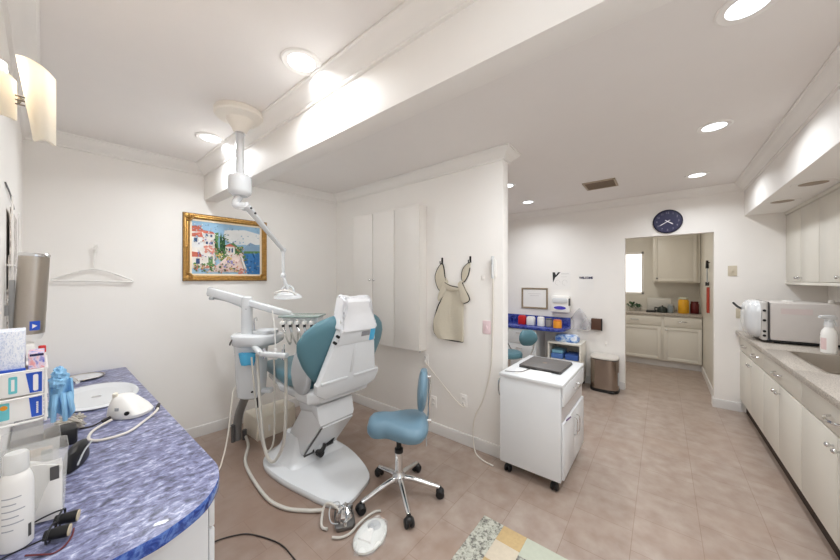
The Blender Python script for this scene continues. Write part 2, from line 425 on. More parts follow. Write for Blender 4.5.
# ------------------------------------------------------------------ left wall and blue counter
ZC = .774
t = thing('vanity_cabinet', 'white cabinet under the blue countertop', 'cabinet', (.15, 2.4, 0))
MB().box(XL+.002, .385, 1.32, 3.505, 0, ZC-.042, .004).build('body', LAM, t)
for i, (y0, y1) in enumerate(((1.322, 1.86), (1.868, 2.40), (2.408, 2.95), (2.958, 3.495))):
    dr = MB().box(.387, .406, y0, y1, .03, .565, .004).build('door', LAM, t)
    MB().tube([(.406, y1-.1, .45), (.428, y1-.1, .46), (.428, y1-.1, .53), (.406, y1-.1, .54)], .005, 8).build('handle', CHROME, dr)
    dr = MB().box(.387, .406, y0, y1, .572, .728, .004).build('drawer', LAM, t)
    MB().tube([(.406, (y0+y1)/2-.05, .65), (.428, (y0+y1)/2-.045, .65), (.428, (y0+y1)/2+.045, .65), (.406, (y0+y1)/2+.05, .65)], .005, 8).build('handle', CHROME, dr)
poly = [(XL+.002, 3.545), (.43, 3.497), (.43, 1.46)]
poly += [tuple(p.xy) for p in spline([(.43, 1.40, 0), (.425, 1.345, 0), (.398, 1.262, 0), (.333, 1.177, 0), (.235, 1.127, 0), (.145, 1.116, 0), (XL+.002, 1.116, 0)], 5)]
top = MB(); top.prism(poly, ZC-.042, ZC, .003)
o = top.build('blue_countertop', [BLUEL, BLUEE], None, 'mottled blue laminate countertop with rounded front corner and a basin', 'countertop', loc=(.15, 2.3, ZC-.042))
for p in o.data.polygons:
    if abs(p.normal.z) < .5: p.material_index = 1
# basin with rim and tap
t = thing('wash_basin', 'oval white wash basin set in the blue counter', 'sink', (.205, 2.74, ZC))
b = MB(); b.lathe([(.90, .001), (1.0, .002), (1.04, .010), (1.0, .018), (.94, .019), (.88, .012), (.8, .004), (.7, .0025), (.001, .0022)], (.205, 2.74, ZC), 40, sx=.185, sy=.275)
b.build('bowl', WHITE, t)
b = MB(); b.lathe([(.001, .004), (.022, .004), (.022, .0025), (.001, .0024)], (.205, 2.74, ZC), 16); b.build('drain', CHROME, t)
t = thing('basin_tap', 'chrome basin tap with two handles behind the white basin', 'tap', (.06, 3.14, ZC))
b = MB(); b.prism(rrect(.055, .19, .025, 5, .06, 3.09), ZC, ZC+.018, .005); b.build('base', CHROME, t)
MB().tube([(.06, 3.09, ZC+.01), (.065, 3.09, ZC+.06), (.09, 3.06, ZC+.085), (.125, 3.01, ZC+.075), (.14, 2.98, ZC+.055)], .011, 10).build('spout', CHROME, t)
for y in (3.025, 3.155):
    b = MB(); b.cyl((.06, y, ZC+.012), (.06, y, ZC+.05), .016, .013, 14, bev=.004); b.tube([(.06, y, ZC+.048), (.085, y-.005, ZC+.056), (.115, y-.01, ZC+.06)], .006, 8); b.build('handle', CHROME, t)
t = thing('soap_dish', 'flat white oval dish with a grey rim at the back corner of the blue counter', 'dish', (.19, 3.33, ZC))
b = MB(); b.lathe([(.75, 0), (1.0, .010), (1.02, .014), (.96, .014), (.9, .008), (.001, .006)], (.19, 3.33, ZC), 32, sx=.105, sy=.115)
b.build('rim', STEEL, t)
b = MB(); b.lathe([(.001, .0065), (.88, .0085), (.86, .0105), (.001, .009)], (.19, 3.33, ZC), 32, sx=.105, sy=.115); b.build('bowl', WHITE, t)

# wall light above the basin
t = thing('vanity_light', 'curved frosted glass vanity light glowing on the left wall', 'wall light', (XL, 1.22, 1.84))
MB().box(XL, XL+.02, 1.12, 1.34, 1.87, 1.98, .004).build('backplate', mat('lamp_metal', (206, 200, 186), .4), t)
def glass_mat():
    m = bpy.data.materials.new('frosted_glass'); m.use_nodes = True; n, l = m.node_tree.nodes, m.node_tree.links
    out = n['Material Output']; n.remove(n['Principled BSDF'])
    a = n.new('ShaderNodeBsdfDiffuse'); a.inputs['Color'].default_value = rgb((236, 232, 222))
    c = n.new('ShaderNodeBsdfTranslucent'); c.inputs['Color'].default_value = rgb((252, 248, 240))
    x = n.new('ShaderNodeMixShader'); x.inputs[0].default_value = .35
    l.new(a.outputs[0], x.inputs[1]); l.new(c.outputs[0], x.inputs[2]); l.new(x.outputs[0], out.inputs['Surface'])
    return m
FG = glass_mat()
def shade(x0, x1, y, z0, z1, bow, lean):
    def fn(u, v):
        return (x0 + (x1-x0)*u + lean*(1-v)*(1-u), y + bow*((2*u-1)**2), z0 + (z1-z0)*v - .03*u*v*v)
    return MB().sheet(fn, 10, 8, .006)
shade(-.040, .0175, 1.19, 1.845, 2.045, .03, .027).build('glass_shade', FG, t, 'larger front glass shade')
shade(-.088, -.043, 1.20, 1.885, 2.01, .02, .012).build('glass_shade', FG, t, 'smaller rear glass shade')
for q, (x, y) in enumerate(((-.012, 1.235), (-.066, 1.25))):
    b = MB(); b.cyl((x, y, 1.985), (x, y, 2.03), .012, .010, 14, bev=.004); b.build('bulb', mat('bulb_glow', (255, 238, 218), emit=150.), t)
b = MB(); b.tube([(XL+.015, 1.24, 1.93), (-.05, 1.24, 1.93), (-.035, 1.235, 1.95)], .006, 8)
for z in (1.925, 1.935, 1.945): b.cyl((-.045, 1.215, z), (-.028, 1.213, z), .002, n=6)
b.build('bracket', mat('bracket_metal', (120, 112, 100), .4, .6), t)

# wall rack with papers
t = thing('paper_rack', 'tall white wire wall rack holding printed papers on the left wall', 'rack', (XL, 2.3, 1.3))
b = MB()
for y in (2.06, 2.56): b.tube([(XL+.016, y, 1.26), (XL+.016, y, 1.84)], .003, 6, smooth=0)
for z in (1.28, 1.42, 1.56): b.tube([(XL+.002, 2.05, z), (XL+.018, 2.06, z), (XL+.018, 2.56, z), (XL+.002, 2.57, z)], .003, 6, smooth=0)
b.build('wire_frame', WPLAS, t)
PR = ramp_mat('printed_paper', [(.35, (96, 92, 92)), (.46, (176, 168, 162)), (.6, (232, 226, 220))], 22, (1, 2, 1.2), 0, .6)
for i, (z0, z1) in enumerate(((1.285, 1.46), (1.425, 1.6), (1.565, 1.80))):
    MB().box(XL+.001+.0035*i, XL+.004+.0035*i, 2.08, 2.54, z0, z1).build('paper_sheet', PR, t)
t = thing('wall_clip', 'thin dark clip on the left wall above the paper rack', 'clip', (XL, 2.3, 1.84))
MB().tube([(XL+.003, 1.97, 1.875), (XL+.006, 2.2, 1.865), (XL+.003, 2.5, 1.85)], .003, 6).build('wire', DGREY, t)

# cup dispenser
t = thing('cup_dispenser', 'tall brushed steel cup dispenser tilted on the left wall', 'dispenser', (-.04, 1.96, 1.25))
p0, p1 = Vector((-.036, 1.97, 1.285)), Vector((-.0225, 1.955, 1.602)); dv = (p1-p0).normalized()
b = MB(); b.cyl(p0, p1, .040, n=32, bev=.005); b.build('tube', STEEL, t)
b = MB(); b.cyl(p1-dv*.010, p1+dv*.005, .0415, n=32, bev=.004); b.build('cap', CHROME, t)
b = MB(); b.cyl(p0-dv*.02, p0+dv*.004, .032, .038, n=24); b.build('mouth', WPLAS, t)
b = MB(); b.box(-.0855, -.070, 1.985, 2.012, 1.29, 1.50, .003); b.box(XL-.001, -.072, 1.99, 2.005, 1.36, 1.40); b.build('wall_bracket', GREYP, t)
LM = frame(p0 + dv*.035 + Vector((.012, -.0385, 0)), (1, .25, 0), dv)
b = MB(LM); b.box(-.012, .014, -.018, .018, -.004, .0015); b.build('label_sticker', BLUE, t, 'blue square sticker with a white emblem')
b = MB(LM); b.prism([(-.006, -.010), (.007, -.001), (-.006, .008)], .0016, .0024); b.build('emblem', PAPER, t)
t = thing('wall_bracket', 'small white box bracket on the wall below the cup dispenser', 'bracket', (-.07, 1.96, 1.20))
b = MB(); b.box(XL-.001, -.022, 1.92, 2.0, 1.20, 1.25, .008); b.build('box', WPLAS, t)

# glove box rack on the left wall
GY = 1.5
t = thing('wire_rack', 'white wire wall rack holding two glove boxes', 'rack', (XL, 1.6, 1.06))
b = MB()
for z in (1.074, 1.148, 1.226):
    b.tube([(XL+.004, GY-.012, z), (-.01, GY-.012, z), (.006, GY+.0, z), (.006, GY+.24, z), (XL+.004, GY+.25, z)], .0035, 6, smooth=0)
for x in (-.085, .004): b.tube([(x, GY-.010, 1.066), (x, GY-.010, 1.23)], .003, 6, smooth=0)
for k in range(5): b.tube([(XL+.006, GY+.05*k, 1.071), (.006, GY+.05*k, 1.071)], .0025, 6, smooth=0)
b.build('wire_frame', WPLAS, t)
def glove_box(z, label, kk):
    g = thing('glove_box', label, 'box', (-.045, GY+.12, z), 'glove boxes in the wall rack')
    MB().box(XL+.004, 0., GY, GY+.215, z, z+.068, .003).build('carton', PAPER, g)
    b = MB()
    b.prism([(-.026 + .003*kk, z+.004), (-.003, z+.004), (-.003, z+.065), (-.034+.006*kk, z+.065)], 0, .0008, M=frame((0, GY, 0), (1, 0, 0), (0, 0, 1)))
    b.build('blue_band', BLUE, g, 'printed blue band')
    b = MB(frame((0, GY-.0009, 0), (1, 0, 0), (0, 0, 1)))
    if kk == 0:
        b.prism(rrect(.010, .050, .004, 4, -.015, z+.034), 0, .0006)
    else:
        for i in range(6): b.box(-.014, -.010, z+.014+i*.006, z+.0185+i*.006, 0, .0006)
    b.build('band_mark', PAPER, g)
    b = MB(frame((0, GY, 0), (1, 0, 0), (0, 0, 1)))
    b.prism(rrect(.016 if kk == 0 else .02, .05, .003, 4, -.057 if kk == 0 else -.073, z+.035), 0, .0008)
    b.build('aqua_panel', AQUA, g)
    b = MB(frame((0, GY-.0009, 0), (1, 0, 0), (0, 0, 1)))
    if kk == 0: b.box(-.060, -.054, z+.018, z+.052, 0, .0006)
    else: b.lathe([(.001, .0006), (.007, .0006), (.007, 0), (.001, 0)], (-.073, z+.047, 0), 14)
    b.build('panel_mark', PAPER if kk == 0 else ORANGE, g)
    return g
glove_box(1.1525, 'white glove box with blue band and aqua panel, upper of two in the wire rack', 0)
glove_box(1.078, 'white glove box with plain blue band, lower of two in the wire rack', 1)
CHEV = ramp_mat('zigzag_print', [(.4, (196, 206, 226)), (.5, (240, 242, 246)), (.6, (206, 214, 230))], 160, (1, 1, .4), .7, .5)
t = thing('tissue_box', 'box with pale zigzag pattern and blue edge on top of the glove boxes', 'box', (-.06, 1.56, 1.222))
MB().box(-.088, -.036, GY+.02, GY+.13, 1.2225, 1.345, .002).build('carton', CHEV, t)
MB().box(-.0945, -.088, GY+.012, GY+.132, 1.2225, 1.345, .001).build('edge_band', BLUE, t)
MB().box(-.0945, -.034, GY+.012, GY+.02, 1.2225, 1.232, .001).build('front_band', BLUE, t)
t = thing('small_carton', 'small carton printed pink, white and violet beside the tissue box', 'box', (-.012, 1.6, 1.222))
MB().box(-.030, .002, GY+.03, GY+.12, 1.2225, 1.272, .002).build('carton', ramp_mat('violet_print', [(.38, (92, 98, 190)), (.5, (222, 210, 226)), (.6, (232, 160, 160))], 60, (1, 1, .6), 0, .5), t)
b = MB(); b.box(-.027, 0., GY+.029, GY+.0302, 1.262, 1.269); b.build('print_line', NAVY, t)
# gloves hanging from the rack
t = thing('nitrile_gloves', 'crumpled pale blue gloves hanging at the side of the wire rack', 'gloves', (.03, 1.60, 1.02))
def crumple(c, rad, seed, amp=.25, n=18):
    rnd = random.Random(seed); ph = [(rnd.uniform(2, 7), rnd.uniform(2, 7), rnd.uniform(0, 6)) for _ in range(5)]
    rings = []
    for i in range(n + 1):
        th = PI * i / n; ring = []
        for j in range(n):
            a = 2*PI*j/n; q = sum(math.sin(f1*a + f2*th*1.3 + p) for f1, f2, p in [(round(x), y, z) for x, y, z in ph]) / 5
            k = 1 + amp*q
            r = max(1e-4, math.sin(th))
            ring.append((c[0] + rad[0]*r*math.cos(a)*k, c[1] + rad[1]*r*math.sin(a)*k, c[2] - rad[2]*math.cos(th)*k))
        rings.append(ring)
    return MB().loft(rings)
b = crumple((.033, 1.585, 1.185), (.015, .03, .022), 3, .4); b2 = crumple((.030, 1.575, 1.160), (.018, .028, .020), 8, .45); b.add(b2.v, b2.f); b2 = crumple((.042, 1.60, 1.168), (.014, .026, .020), 11, .4); b.add(b2.v, b2.f)
def gfn(u, v): return (.014 + .046*u + .010*v*(u-.3), 1.572 + .012*math.sin(9*u + 3*v) + .02*v, 1.165 - .125*v*(1 - .12*math.sin(7*u)))
b.sheet(gfn, 16, 10, .005)
for x, dx, z1 in ((.024, -.004, 1.03), (.040, .006, 1.025), (.052, .010, 1.05)): b.tube([(x, 1.572, 1.12), (x+dx*.6, 1.562, 1.08), (x+dx, 1.575, z1)], lambda q: .008 - .002*q, 8)
b.build('gloves', LBLUE, t)
t = thing('red_capped_tube', 'small red capped tube standing behind the glove rack', 'tube', (.004, 1.72, 1.222))
b = MB(); b.cyl((-.003, 1.70, 1.2225), (-.003, 1.70, 1.245), .006, .008, 12); b.build('tube', PAPER, t)
b = MB(); b.cyl((-.003, 1.70, 1.245), (-.003, 1.70, 1.27), .009, .009, 12, bev=.002); b.build('cap', RED, t)

# things on the blue counter
t = thing('scaler_unit', 'white tabletop dental device with a coiled white lead on the blue counter', 'device', (.30, 2.2, ZC))
M = frame((.295, 2.24, ZC), (.626, -.78, 0), (.78, .626, 0))
b = MB(M)
rings = []
for z, w, d_, x in ((0.004, .088, .07, 0), (.02, .092, .074, 0), (.05, .078, .066, -.012), (.085, .052, .05, -.03), (.105, .034, .036, -.042), (.11, .02, .02, -.044)):
    rings.append([(x + w*math.copysign(abs(math.cos(a))**.7, math.cos(a)), d_*math.copysign(abs(math.sin(a))**.7, math.sin(a)), z) for a in [2*PI*i/24 for i in range(24)]])
b.loft(rings); b.build('body', WPLAS, t)
b = MB(M); b.cyl((.045, -.067, .035), (.047, -.0735, .036), .010, n=14); b.build('control_knob', BLACK, t)
b = MB(M); b.cyl((-.06, -.02, .085), (-.055, -.03, .125), .014, .011, 14, bev=.003); b.build('handpiece_dock', IVORY, t)
b = MB(M); b.box(-.02, .0, -.0685, -.064, .045, .062, .002); b.build('display', GREYP, t)
b = MB(); b.tube([(.215, 2.17, ZC+.02), (.15, 2.12, ZC+.008), (.128, 2.02, ZC+.007), (.165, 1.965, ZC+.007), (.25, 1.97, ZC+.007), (.32, 2.06, ZC+.007), (.385, 2.16, ZC+.008), (.41, 2.24, ZC+.012)], .006, 8); b.build('lead', HOSEW, t)
b = MB(); b.cyl((.398, 2.20, ZC+.010), (.415, 2.26, ZC+.012), .010, .008, 12, bev=.002); b.build('plug', BLACK, t)
t = thing('cable_bundle', 'tangled bundle of grey cables on the blue counter by the basin', 'cables', (.07, 2.26, ZC))
b = MB(); rnd = random.Random(4)
for i in range(13):
    pts = []; z = ZC + .006
    for k in range(5):
        pts.append((.075 + rnd.uniform(-.055, .055), 2.25 + rnd.uniform(-.09, .09), ZC + .006 + rnd.uniform(0, .045)))
    b.tube(pts, .0045, 6)
b.build('cables', mat('grey_cable', (186, 180, 170), .5), t)
b = MB(); b.tube([(.11, 2.2, ZC+.006), (.15, 2.19, ZC+.006), (.185, 2.21, ZC+.012), (.21, 2.215, ZC+.016)], .004, 6); b.cyl((.185, 2.205, ZC+.012), (.215, 2.22, ZC+.018), .008, n=10); b.build('black_lead', DARKC, t, 'black lead with plug')
t = thing('grey_tray', 'grey clear tray under the wire rack at the wall', 'tray', (-.04, 2.25, ZC))
b = MB(); b.box(-.088, .0, 2.12, 2.42, ZC, ZC+.055, .006); b.build('body', mat('smoky_plastic', (150, 148, 150), .2, trans=.3), t)
t = thing('black_pouch', 'small black zip pouch behind the clear bins', 'pouch', (.085, 1.80, ZC))
b = MB(frame((.082, 1.80, ZC), (.35, .94, 0), (-.94, .35, 0)))
rings = [[(.088*w*math.cos(a), .024*w*math.sin(a), z) for a in [2*PI*i/20 for i in range(20)]] for z, w in ((0, .8), (.008, 1), (.05, .95), (.07, .8), (.08, .4))]
b.loft(rings); b.build('bag', BLACK, t)
b = MB(frame((.082, 1.80, ZC), (.35, .94, 0), (-.94, .35, 0))); b.tube([(-.08, -.028, .03), (-.02, -.027, .055), (.05, -.026, .06)], .003, 6); b.build('zip', GREYP, t)
t = thing('black_case', 'black case standing on the counter under the blue gloves', 'case', (.045, 2.08, ZC))
b = MB(); b.box(.0, .095, 2.02, 2.12, ZC, ZC+.075, .012); b.build('case', BLACK, t)

def bin_(name, label, x0, x1, y0, y1, h, sk):
    g = thing(name, label, 'bin', ((x0+x1)/2, (y0+y1)/2, ZC), 'clear plastic bins')
    cx, cy = (x0+x1)/2, (y0+y1)/2
    def rr(s_, z): return [(cx + p[0]*s_, cy + p[1]*s_, z) for p in rrect(x1-x0, y1-y0, .02, 4)]
    b = MB(); b.loft([rr(.86, ZC+.001), rr(.9, ZC+.03), rr(1.0, ZC+h), rr(1.03, ZC+h), rr(1.03, ZC+h-.006), rr(1.012, ZC+h-.007), rr(.915, ZC+.03), rr(.9, ZC+.0005)], caps=False)
    b.loft([rr(.86, ZC+.001), rr(.86, ZC+.0025)])
    b.build('tub', mat('milky_plastic', (244, 244, 240), .22, alpha=.24), g)
    return g
g = bin_('clear_bin', 'clear plastic bin stuffed with white wipes, next to the white bottle', -.085, .048, 1.44, 1.57, .205, 0)
b = MB()
for i in range(4):
    def fn(u, v, i=i): return (-.07 + .105*u, 1.452 + .026*i + .012*math.sin(5*u + i*1.7) + .02*(v-.5), ZC + .008 + (.165 - .015*abs(i-1.5) + .02*math.sin(3*u+i))*v)
    b.sheet(fn, 10, 5, .011)
b.build('wipes', PAPER, g)
b = MB(frame((.0, 1.4405, 0), (1, 0, 0), (0, 0, 1))); b.box(.012, .03, ZC+.12, ZC+.16, .0, .0012); b.build('label_sticker', DGREY, g)
g = bin_('clear_bin', 'clear plastic bin with tan cards, behind the bin of wipes', -.09, .036, 1.62, 1.80, .185, 1)
b = MB()
for i in range(3): b.box(-.07, .02, 1.66 + .03*i, 1.664 + .03*i, ZC+.004, ZC+.15 - .012*i)
b.build('cards', mat('tan_card', (218, 188, 152), .6), g)
b = MB(); b.box(-.005, .018, 1.628, 1.632, ZC+.11, ZC+.15); b.build('label_sticker', DGREY, g)

t = thing('lotion_bottle', 'white lotion bottle with printed lines at the left picture edge', 'bottle', (-.05, 1.365, ZC))
c = (-.047, 1.375, ZC)
b = MB(); b.lathe([(.026, 0), (.0305, .004), (.031, .02), (.031, .165), (.029, .185), (.024, .2), (.020, .205)], c, 28); b.build('body', WPLAS, t)
b = MB(); b.lathe([(.021, .205), (.0225, .206), (.0225, .25), (.019, .256), (.001, .256)], c, 24); b.build('cap', mat('frosted_cap', (214, 214, 212), .35), t)
b = MB()
for i in range(6):
    z = ZC + .06 + .017*i; w = (.5, .9, .7, .95, .6, .8)[i]
    ring = lambda zz: [(c[0] + .0313*math.cos(a), c[1] + .0313*math.sin(a), zz) for a in [-PI*.5 - .8 + 1.4*w*j/8 for j in range(9)]]
    b.loft([ring(z), ring(z+.003)], caps=False, closed=False)
b.build('print_lines', mat('grey_print', (170, 172, 176), .5), t)
b = MB(); ring = lambda zz: [(c[0] + .0314*math.cos(a), c[1] + .0314*math.sin(a), zz) for a in [-.85 + .25*j/4 for j in range(5)]]
b.loft([ring(ZC+.025), ring(ZC+.06)], caps=False, closed=False); b.build('barcode', DGREY, t)

t = thing('dental_loupes', 'black magnifying loupes with amber lens fronts on the blue counter', 'loupes', (.02, 1.3, ZC))
b = MB(frame((.022, 1.345, ZC), (-.3, -.954, 0), (.954, -.3, 0)))
for x in (-.032, .032):
    pts = [(x + .030*math.cos(a), .002*math.sin(a), .028 + .021*math.sin(a)) for a in [2*PI*i/16 for i in range(17)]]
    b.tube(pts, .0025, 6, smooth=0)
    s_ = 1 if x > 0 else -1
    b.tube([(x + s_*.03, 0, .035), (x + s_*.034, -.02, .033), (x + s_*.030, -.06, .022), (x + s_*.012, -.085, .006)], .0022, 6)
b.tube([(-.006, 0, .032), (0, .004, .037), (.006, 0, .032)], .0025, 6)
b.build('frame', BLACK, t)
for x in (-.032, .032):
    b = MB(frame((.022, 1.345, ZC), (-.3, -.954, 0), (.954, -.3, 0)))
    b.cyl((x, -.012, .026), (x, .034, .022), .0125, .0165, 18); b.build('telescope', BLACK, t)
    b = MB(frame((.022, 1.345, ZC), (-.3, -.954, 0), (.954, -.3, 0))); b.cyl((x, .0335, .022), (x, .0365, .0218), .0145, n=18); b.build('lens', mat('amber_lens', (222, 206, 170), .15), t)
b = MB(); b.tube([(-.03, 1.30, ZC+.005), (-.005, 1.275, ZC+.004), (.015, 1.255, ZC+.004), (.035, 1.265, ZC+.004), (.05, 1.30, ZC+.004), (.055, 1.335, ZC+.004)], .0022, 6); b.build('neck_cord', mat('red_brown_cord', (110, 50, 50), .6), t)

# ------------------------------------------------------------------ back wall: hanger, painting
t = thing('wall_hook', 'small white hook on the back wall holding the coat hanger', 'hook', tuple(PA + PU*.356 + Vector((0, 0, 1.72))))
b = MB(PWM(.356, 1.75)); b.box(-.012, .012, -.035, .035, 0, .006, .003); b.tube([(0, -.01, .005), (0, -.018, .03), (0, -.004, .038), (0, .008, .036)], .004, 8); b.build('hook', WPLAS, t)
t = thing('coat_hanger', 'white plastic coat hanger hanging on the back wall above the blue counter', 'hanger', tuple(PA + PU*.35 + Vector((0, 0, 1.49))))
b = MB(PWM(.35, 1.5))
b.tube([(-.215, .0, .022), (-.19, .018, .022), (0, .09, .022), (.19, .012, .022), (.218, -.006, .022), (.2, -.016, .022), (0, -.008, .022), (-.2, -.004, .022), (-.215, .0, .022)], .0062, 8, smooth=3)
b.build('bar', WPLAS, t)
b = MB(PWM(.35, 1.5)); b.tube([(0, .088, .022), (.0, .18, .022), (.004, .235, .022), (.014, .258, .025), (.006, .27, .027), (-.008, .262, .026), (-.012, .25, .026)], .0045, 8); b.build('hook', WPLAS, t)

PW_, PH_ = .73, .635
sx, sz = 1.275, 1.812
t = thing('framed_painting', 'gold framed painting of a seaside village with cypress trees on the back wall', 'painting', tuple(PA + PU*sx + Vector((0, 0, sz - PH_/2))))
M = PWM(sx, sz)
b = MB(M); w, h, fw = PW_/2, PH_/2, .050
prof = [(0, 0), (0, .022), (.008, .032), (.018, .034), (.024, .025), (.034, .029), (.042, .022), (fw, .014), (fw, 0)]
b.loft([[(cx*(w - d), cy*(h - d), z) for cx, cy in ((-1, -1), (1, -1), (1, 1), (-1, 1))] for d, z in prof], caps=False)
for cx in (-1, 1):
    for cy in (-1, 1):
        b.ell((cx*(w-.026), cy*(h-.026), .03), (.026, .026, .012), 12)
        for a in range(5): b.ell((cx*(w-.03) - cx*.04*math.cos(a*PI/8), cy*(h-.03) - cy*.04*math.sin(a*PI/8), .03), (.010, .010, .009), 8)
for c_ in ((0, h-.022), (0, -h+.022), (w-.022, 0), (-w+.022, 0)): b.ell((c_[0], c_[1], .034), (.016, .016, .008), 10)
b.build('frame', GOLD, t)
b = MB(M); b.loft([[(cx*(w + d), cy*(h + d), z) for cx, cy in ((-1, -1), (1, -1), (1, 1), (-1, 1))] for d, z in ((-.003, .001), (.004, .001), (.004, .014), (-.003, .016))], caps=False); b.build('outer_edge', mat('frame_dark_edge', (92, 62, 34), .5), t, 'dark outer edge')
iw, ih = w - fw + .004, h - fw + .004
b = MB(M); b.loft([[(cx*(iw - d), cy*(ih - d), z) for cx, cy in ((-1, -1), (1, -1), (1, 1), (-1, 1))] for d, z in ((0, .002), (0, .014), (.020, .010), (.020, .002))], caps=False)
b.build('liner', mat('linen_liner', (236, 218, 190), .6), t)
cw, chh = iw - .019, ih - .019
pm = [mat('art_sky', (150, 186, 212), .6, var=.2, vscale=12), mat('art_cloud', (226, 226, 224), .6, var=.1, vscale=20), mat('art_sea', (60, 126, 186), .5, var=.3, vscale=30),
      mat('art_path', (226, 206, 200), .6, var=.15, vscale=30), mat('art_house', (226, 220, 212), .6, var=.14, vscale=20), mat('art_roof', (196, 104, 84), .6, var=.2, vscale=30),
      mat('art_green', (96, 136, 82), .6, var=.4, vscale=40), mat('art_cypress', (36, 82, 44), .6, var=.3, vscale=40), mat('art_hill', (136, 164, 190), .6, var=.15, vscale=20),
      mat('art_window', (60, 84, 120), .6), mat('art_pink', (208, 136, 118), .6, var=.3, vscale=60), mat('art_violet', (150, 140, 190), .6, var=.2, vscale=30), mat('art_yellow', (214, 186, 116), .6, var=.2, vscale=50)]
b = MB(M); lay = [0]
def P_(pts, k):
    lay[0] += 1
    b.prism([((2*u-1)*cw, (1-2*v)*chh) for u, v in pts], .004, .0055 + .00006*lay[0], k=k)
def blobs(u0, u1, v0, v1, n, k, seed, r=.022):
    rnd = random.Random(seed)
    for _ in range(n):
        u, v = rnd.uniform(u0, u1), rnd.uniform(v0, v1); q = r*rnd.uniform(.5, 1.2)
        q = min(q, u*.98, (1-u)*.98, v*.98, (1-v)*.98)
        if q <= .002: continue
        P_([(u + q*math.cos(a)*.8, v + q*math.sin(a)) for a in [2*PI*i/8 + rnd.uniform(-.2, .2) for i in range(8)]], k)
P_([(0, 0), (1, 0), (1, 1), (0, 1)], 0)
P_([(.45, .12), (.75, .08), (1, .14), (1, .36), (.6, .4), (.42, .3)], 1)
P_([(.74, .46), (.84, .33), (.9, .36), (1, .42), (1, .52), (.74, .54)], 8)
P_([(.7, .54), (1, .5), (1, 1), (.8, 1), (.72, .7)], 2); P_([(.74, .52), (1, .50), (1, .55), (.74, .57)], 6)
P_([(.3, .6), (.45, .42), (.58, .36), (.7, .5), (.74, .6), (.4, .75)], 6)
P_([(.5, .62), (.7, .56), (.76, .62), (.72, .78), (.74, .95), (.2, .97), (.36, .8)], 3)
P_([(.46, .62), (.46, .44), (.6, .44), (.6, .62)], 4); P_([(.45, .45), (.52, .38), (.61, .44)], 5)
P_([(0, .18), (.31, .2), (.31, .9), (0, .9)], 4); P_([(0, .3), (.15, .3), (.15, .5), (0, .5)], 1)
P_([(0, .1), (.12, .08), (.16, .2), (0, .2)], 5); P_([(.15, .16), (.28, .18), (.31, .22), (.15, .22)], 5); P_([(0, .24), (.13, .2), (.15, .3), (0, .3)], 5); P_([(0, .58), (.11, .6), (.14, .68), (0, .68)], 5)
for u, v, a, q in ((.05, .36, .022, .04), (.2, .26, .014, .025), (.26, .26, .014, .025), (.2, .4, .014, .025), (.27, .4, .014, .025), (.08, .76, .025, .05), (.52, .52, .012, .04), (.56, .52, .012, .04)):
    P_([(u-a, v-q), (u+a, v-q), (u+a, v+q), (u-a, v+q)], 9)
P_([(.22, .66), (.28, .66), (.28, .82), (.22, .82)], 6)
P_([(.31, .2), (.36, .18), (.36, .55), (.31, .58)], 6)
for u, tp in ((.395, .17), (.435, .2)): P_([(u, tp), (u+.02, .35), (u+.018, .58), (u-.018, .58), (u-.02, .35)], 7)
blobs(.16, .34, .46, .6, 22, 10, 1); blobs(.02, .3, .8, .95, 26, 6, 2); blobs(.02, .26, .82, .93, 18, 10, 3, .016); blobs(.32, .55, .6, .72, 20, 12, 4, .018); blobs(.34, .48, .55, .66, 14, 6, 5)
blobs(.62, .8, .88, .98, 16, 10, 6, .018); blobs(.62, .72, .44, .6, 14, 6, 8); blobs(.36, .6, .74, .9, 10, 11, 9, .02); blobs(.72, .78, .6, .85, 12, 6, 10, .016)
for (u0, u1, v0, v1, n_, ks, sd) in ((.02, .98, .02, .4, 60, (0, 1, 8), 21), (.03, .31, .2, .9, 50, (4, 1, 10, 11), 22), (.3, .74, .45, .98, 90, (3, 6, 12, 10, 4), 23), (.76, .98, .55, .97, 40, (2, 8), 24), (.03, .6, .8, .97, 50, (6, 7, 10, 12), 25), (.3, .5, .2, .6, 30, (6, 7), 26)):
    rk = random.Random(sd)
    for _ in range(n_): blobs(u0, u1, v0, v1, 1, rk.choice(ks), rk.random(), .011)
P_([(.68, .64), (.70, .64), (.75, .88), (.73, .88)], 1); P_([(.70, .66), (.77, .90), (.76, .92), (.69, .68)], 4)
b.build('canvas', pm, t, 'painted seaside village scene')

# ------------------------------------------------------------------ ceiling mounted dental lamp
PX, PY = .807, 2.162
t = thing('dental_lamp', 'white ceiling mounted dental operating lamp with pole and jointed arm', 'dental lamp', (PX, PY, H))
b = MB(); b.lathe([(.001, 0), (.138, 0), (.145, -.006), (.145, -.034), (.138, -.042), (.088, -.050), (.082, -.054)], (PX, PY, H), 40, ); b.lathe([(.084, -.05), (.07, -.075), (.05, -.105), (.036, -.135), (.001, -.14)], (PX, PY, H), 40); b.build('ceiling_canopy', mat('canopy_white', (238, 232, 222), .4), t)
b = MB(); b.cyl((PX, PY, 2.455), (PX, PY, 2.472), .031, n=24); b.build('collar', CHROME, t)
b = MB(); b.cyl((PX, PY, 2.17), (PX, PY, 2.46), .0245, n=24); b.build('pole', WHITE, t)
b = MB(); b.lathe([(.001, .125), (.055, .125), (.066, .115), (.069, .1), (.069, .02), (.064, .005), (.045, -.012), (.001, -.012)], (PX, PY, 2.062), 32); b.build('housing', WHITE, t)
j0, j1 = Vector((PX, PY, 2.05)), Vector((.835, 2.13, 1.985))
j2, j3 = Vector((1.205, 2.375, 1.74)), Vector((1.205, 2.375, 1.535))
b = MB(); b.tube([j0, (PX-.02, PY+.015, 2.01), (PX-.015, PY+.01, 1.985), j1], .022, 12); b.cyl((PX, PY-.026, 1.985), (PX+.03, PY+.01, 1.985), .024, n=16); b.build('joint', WHITE, t)
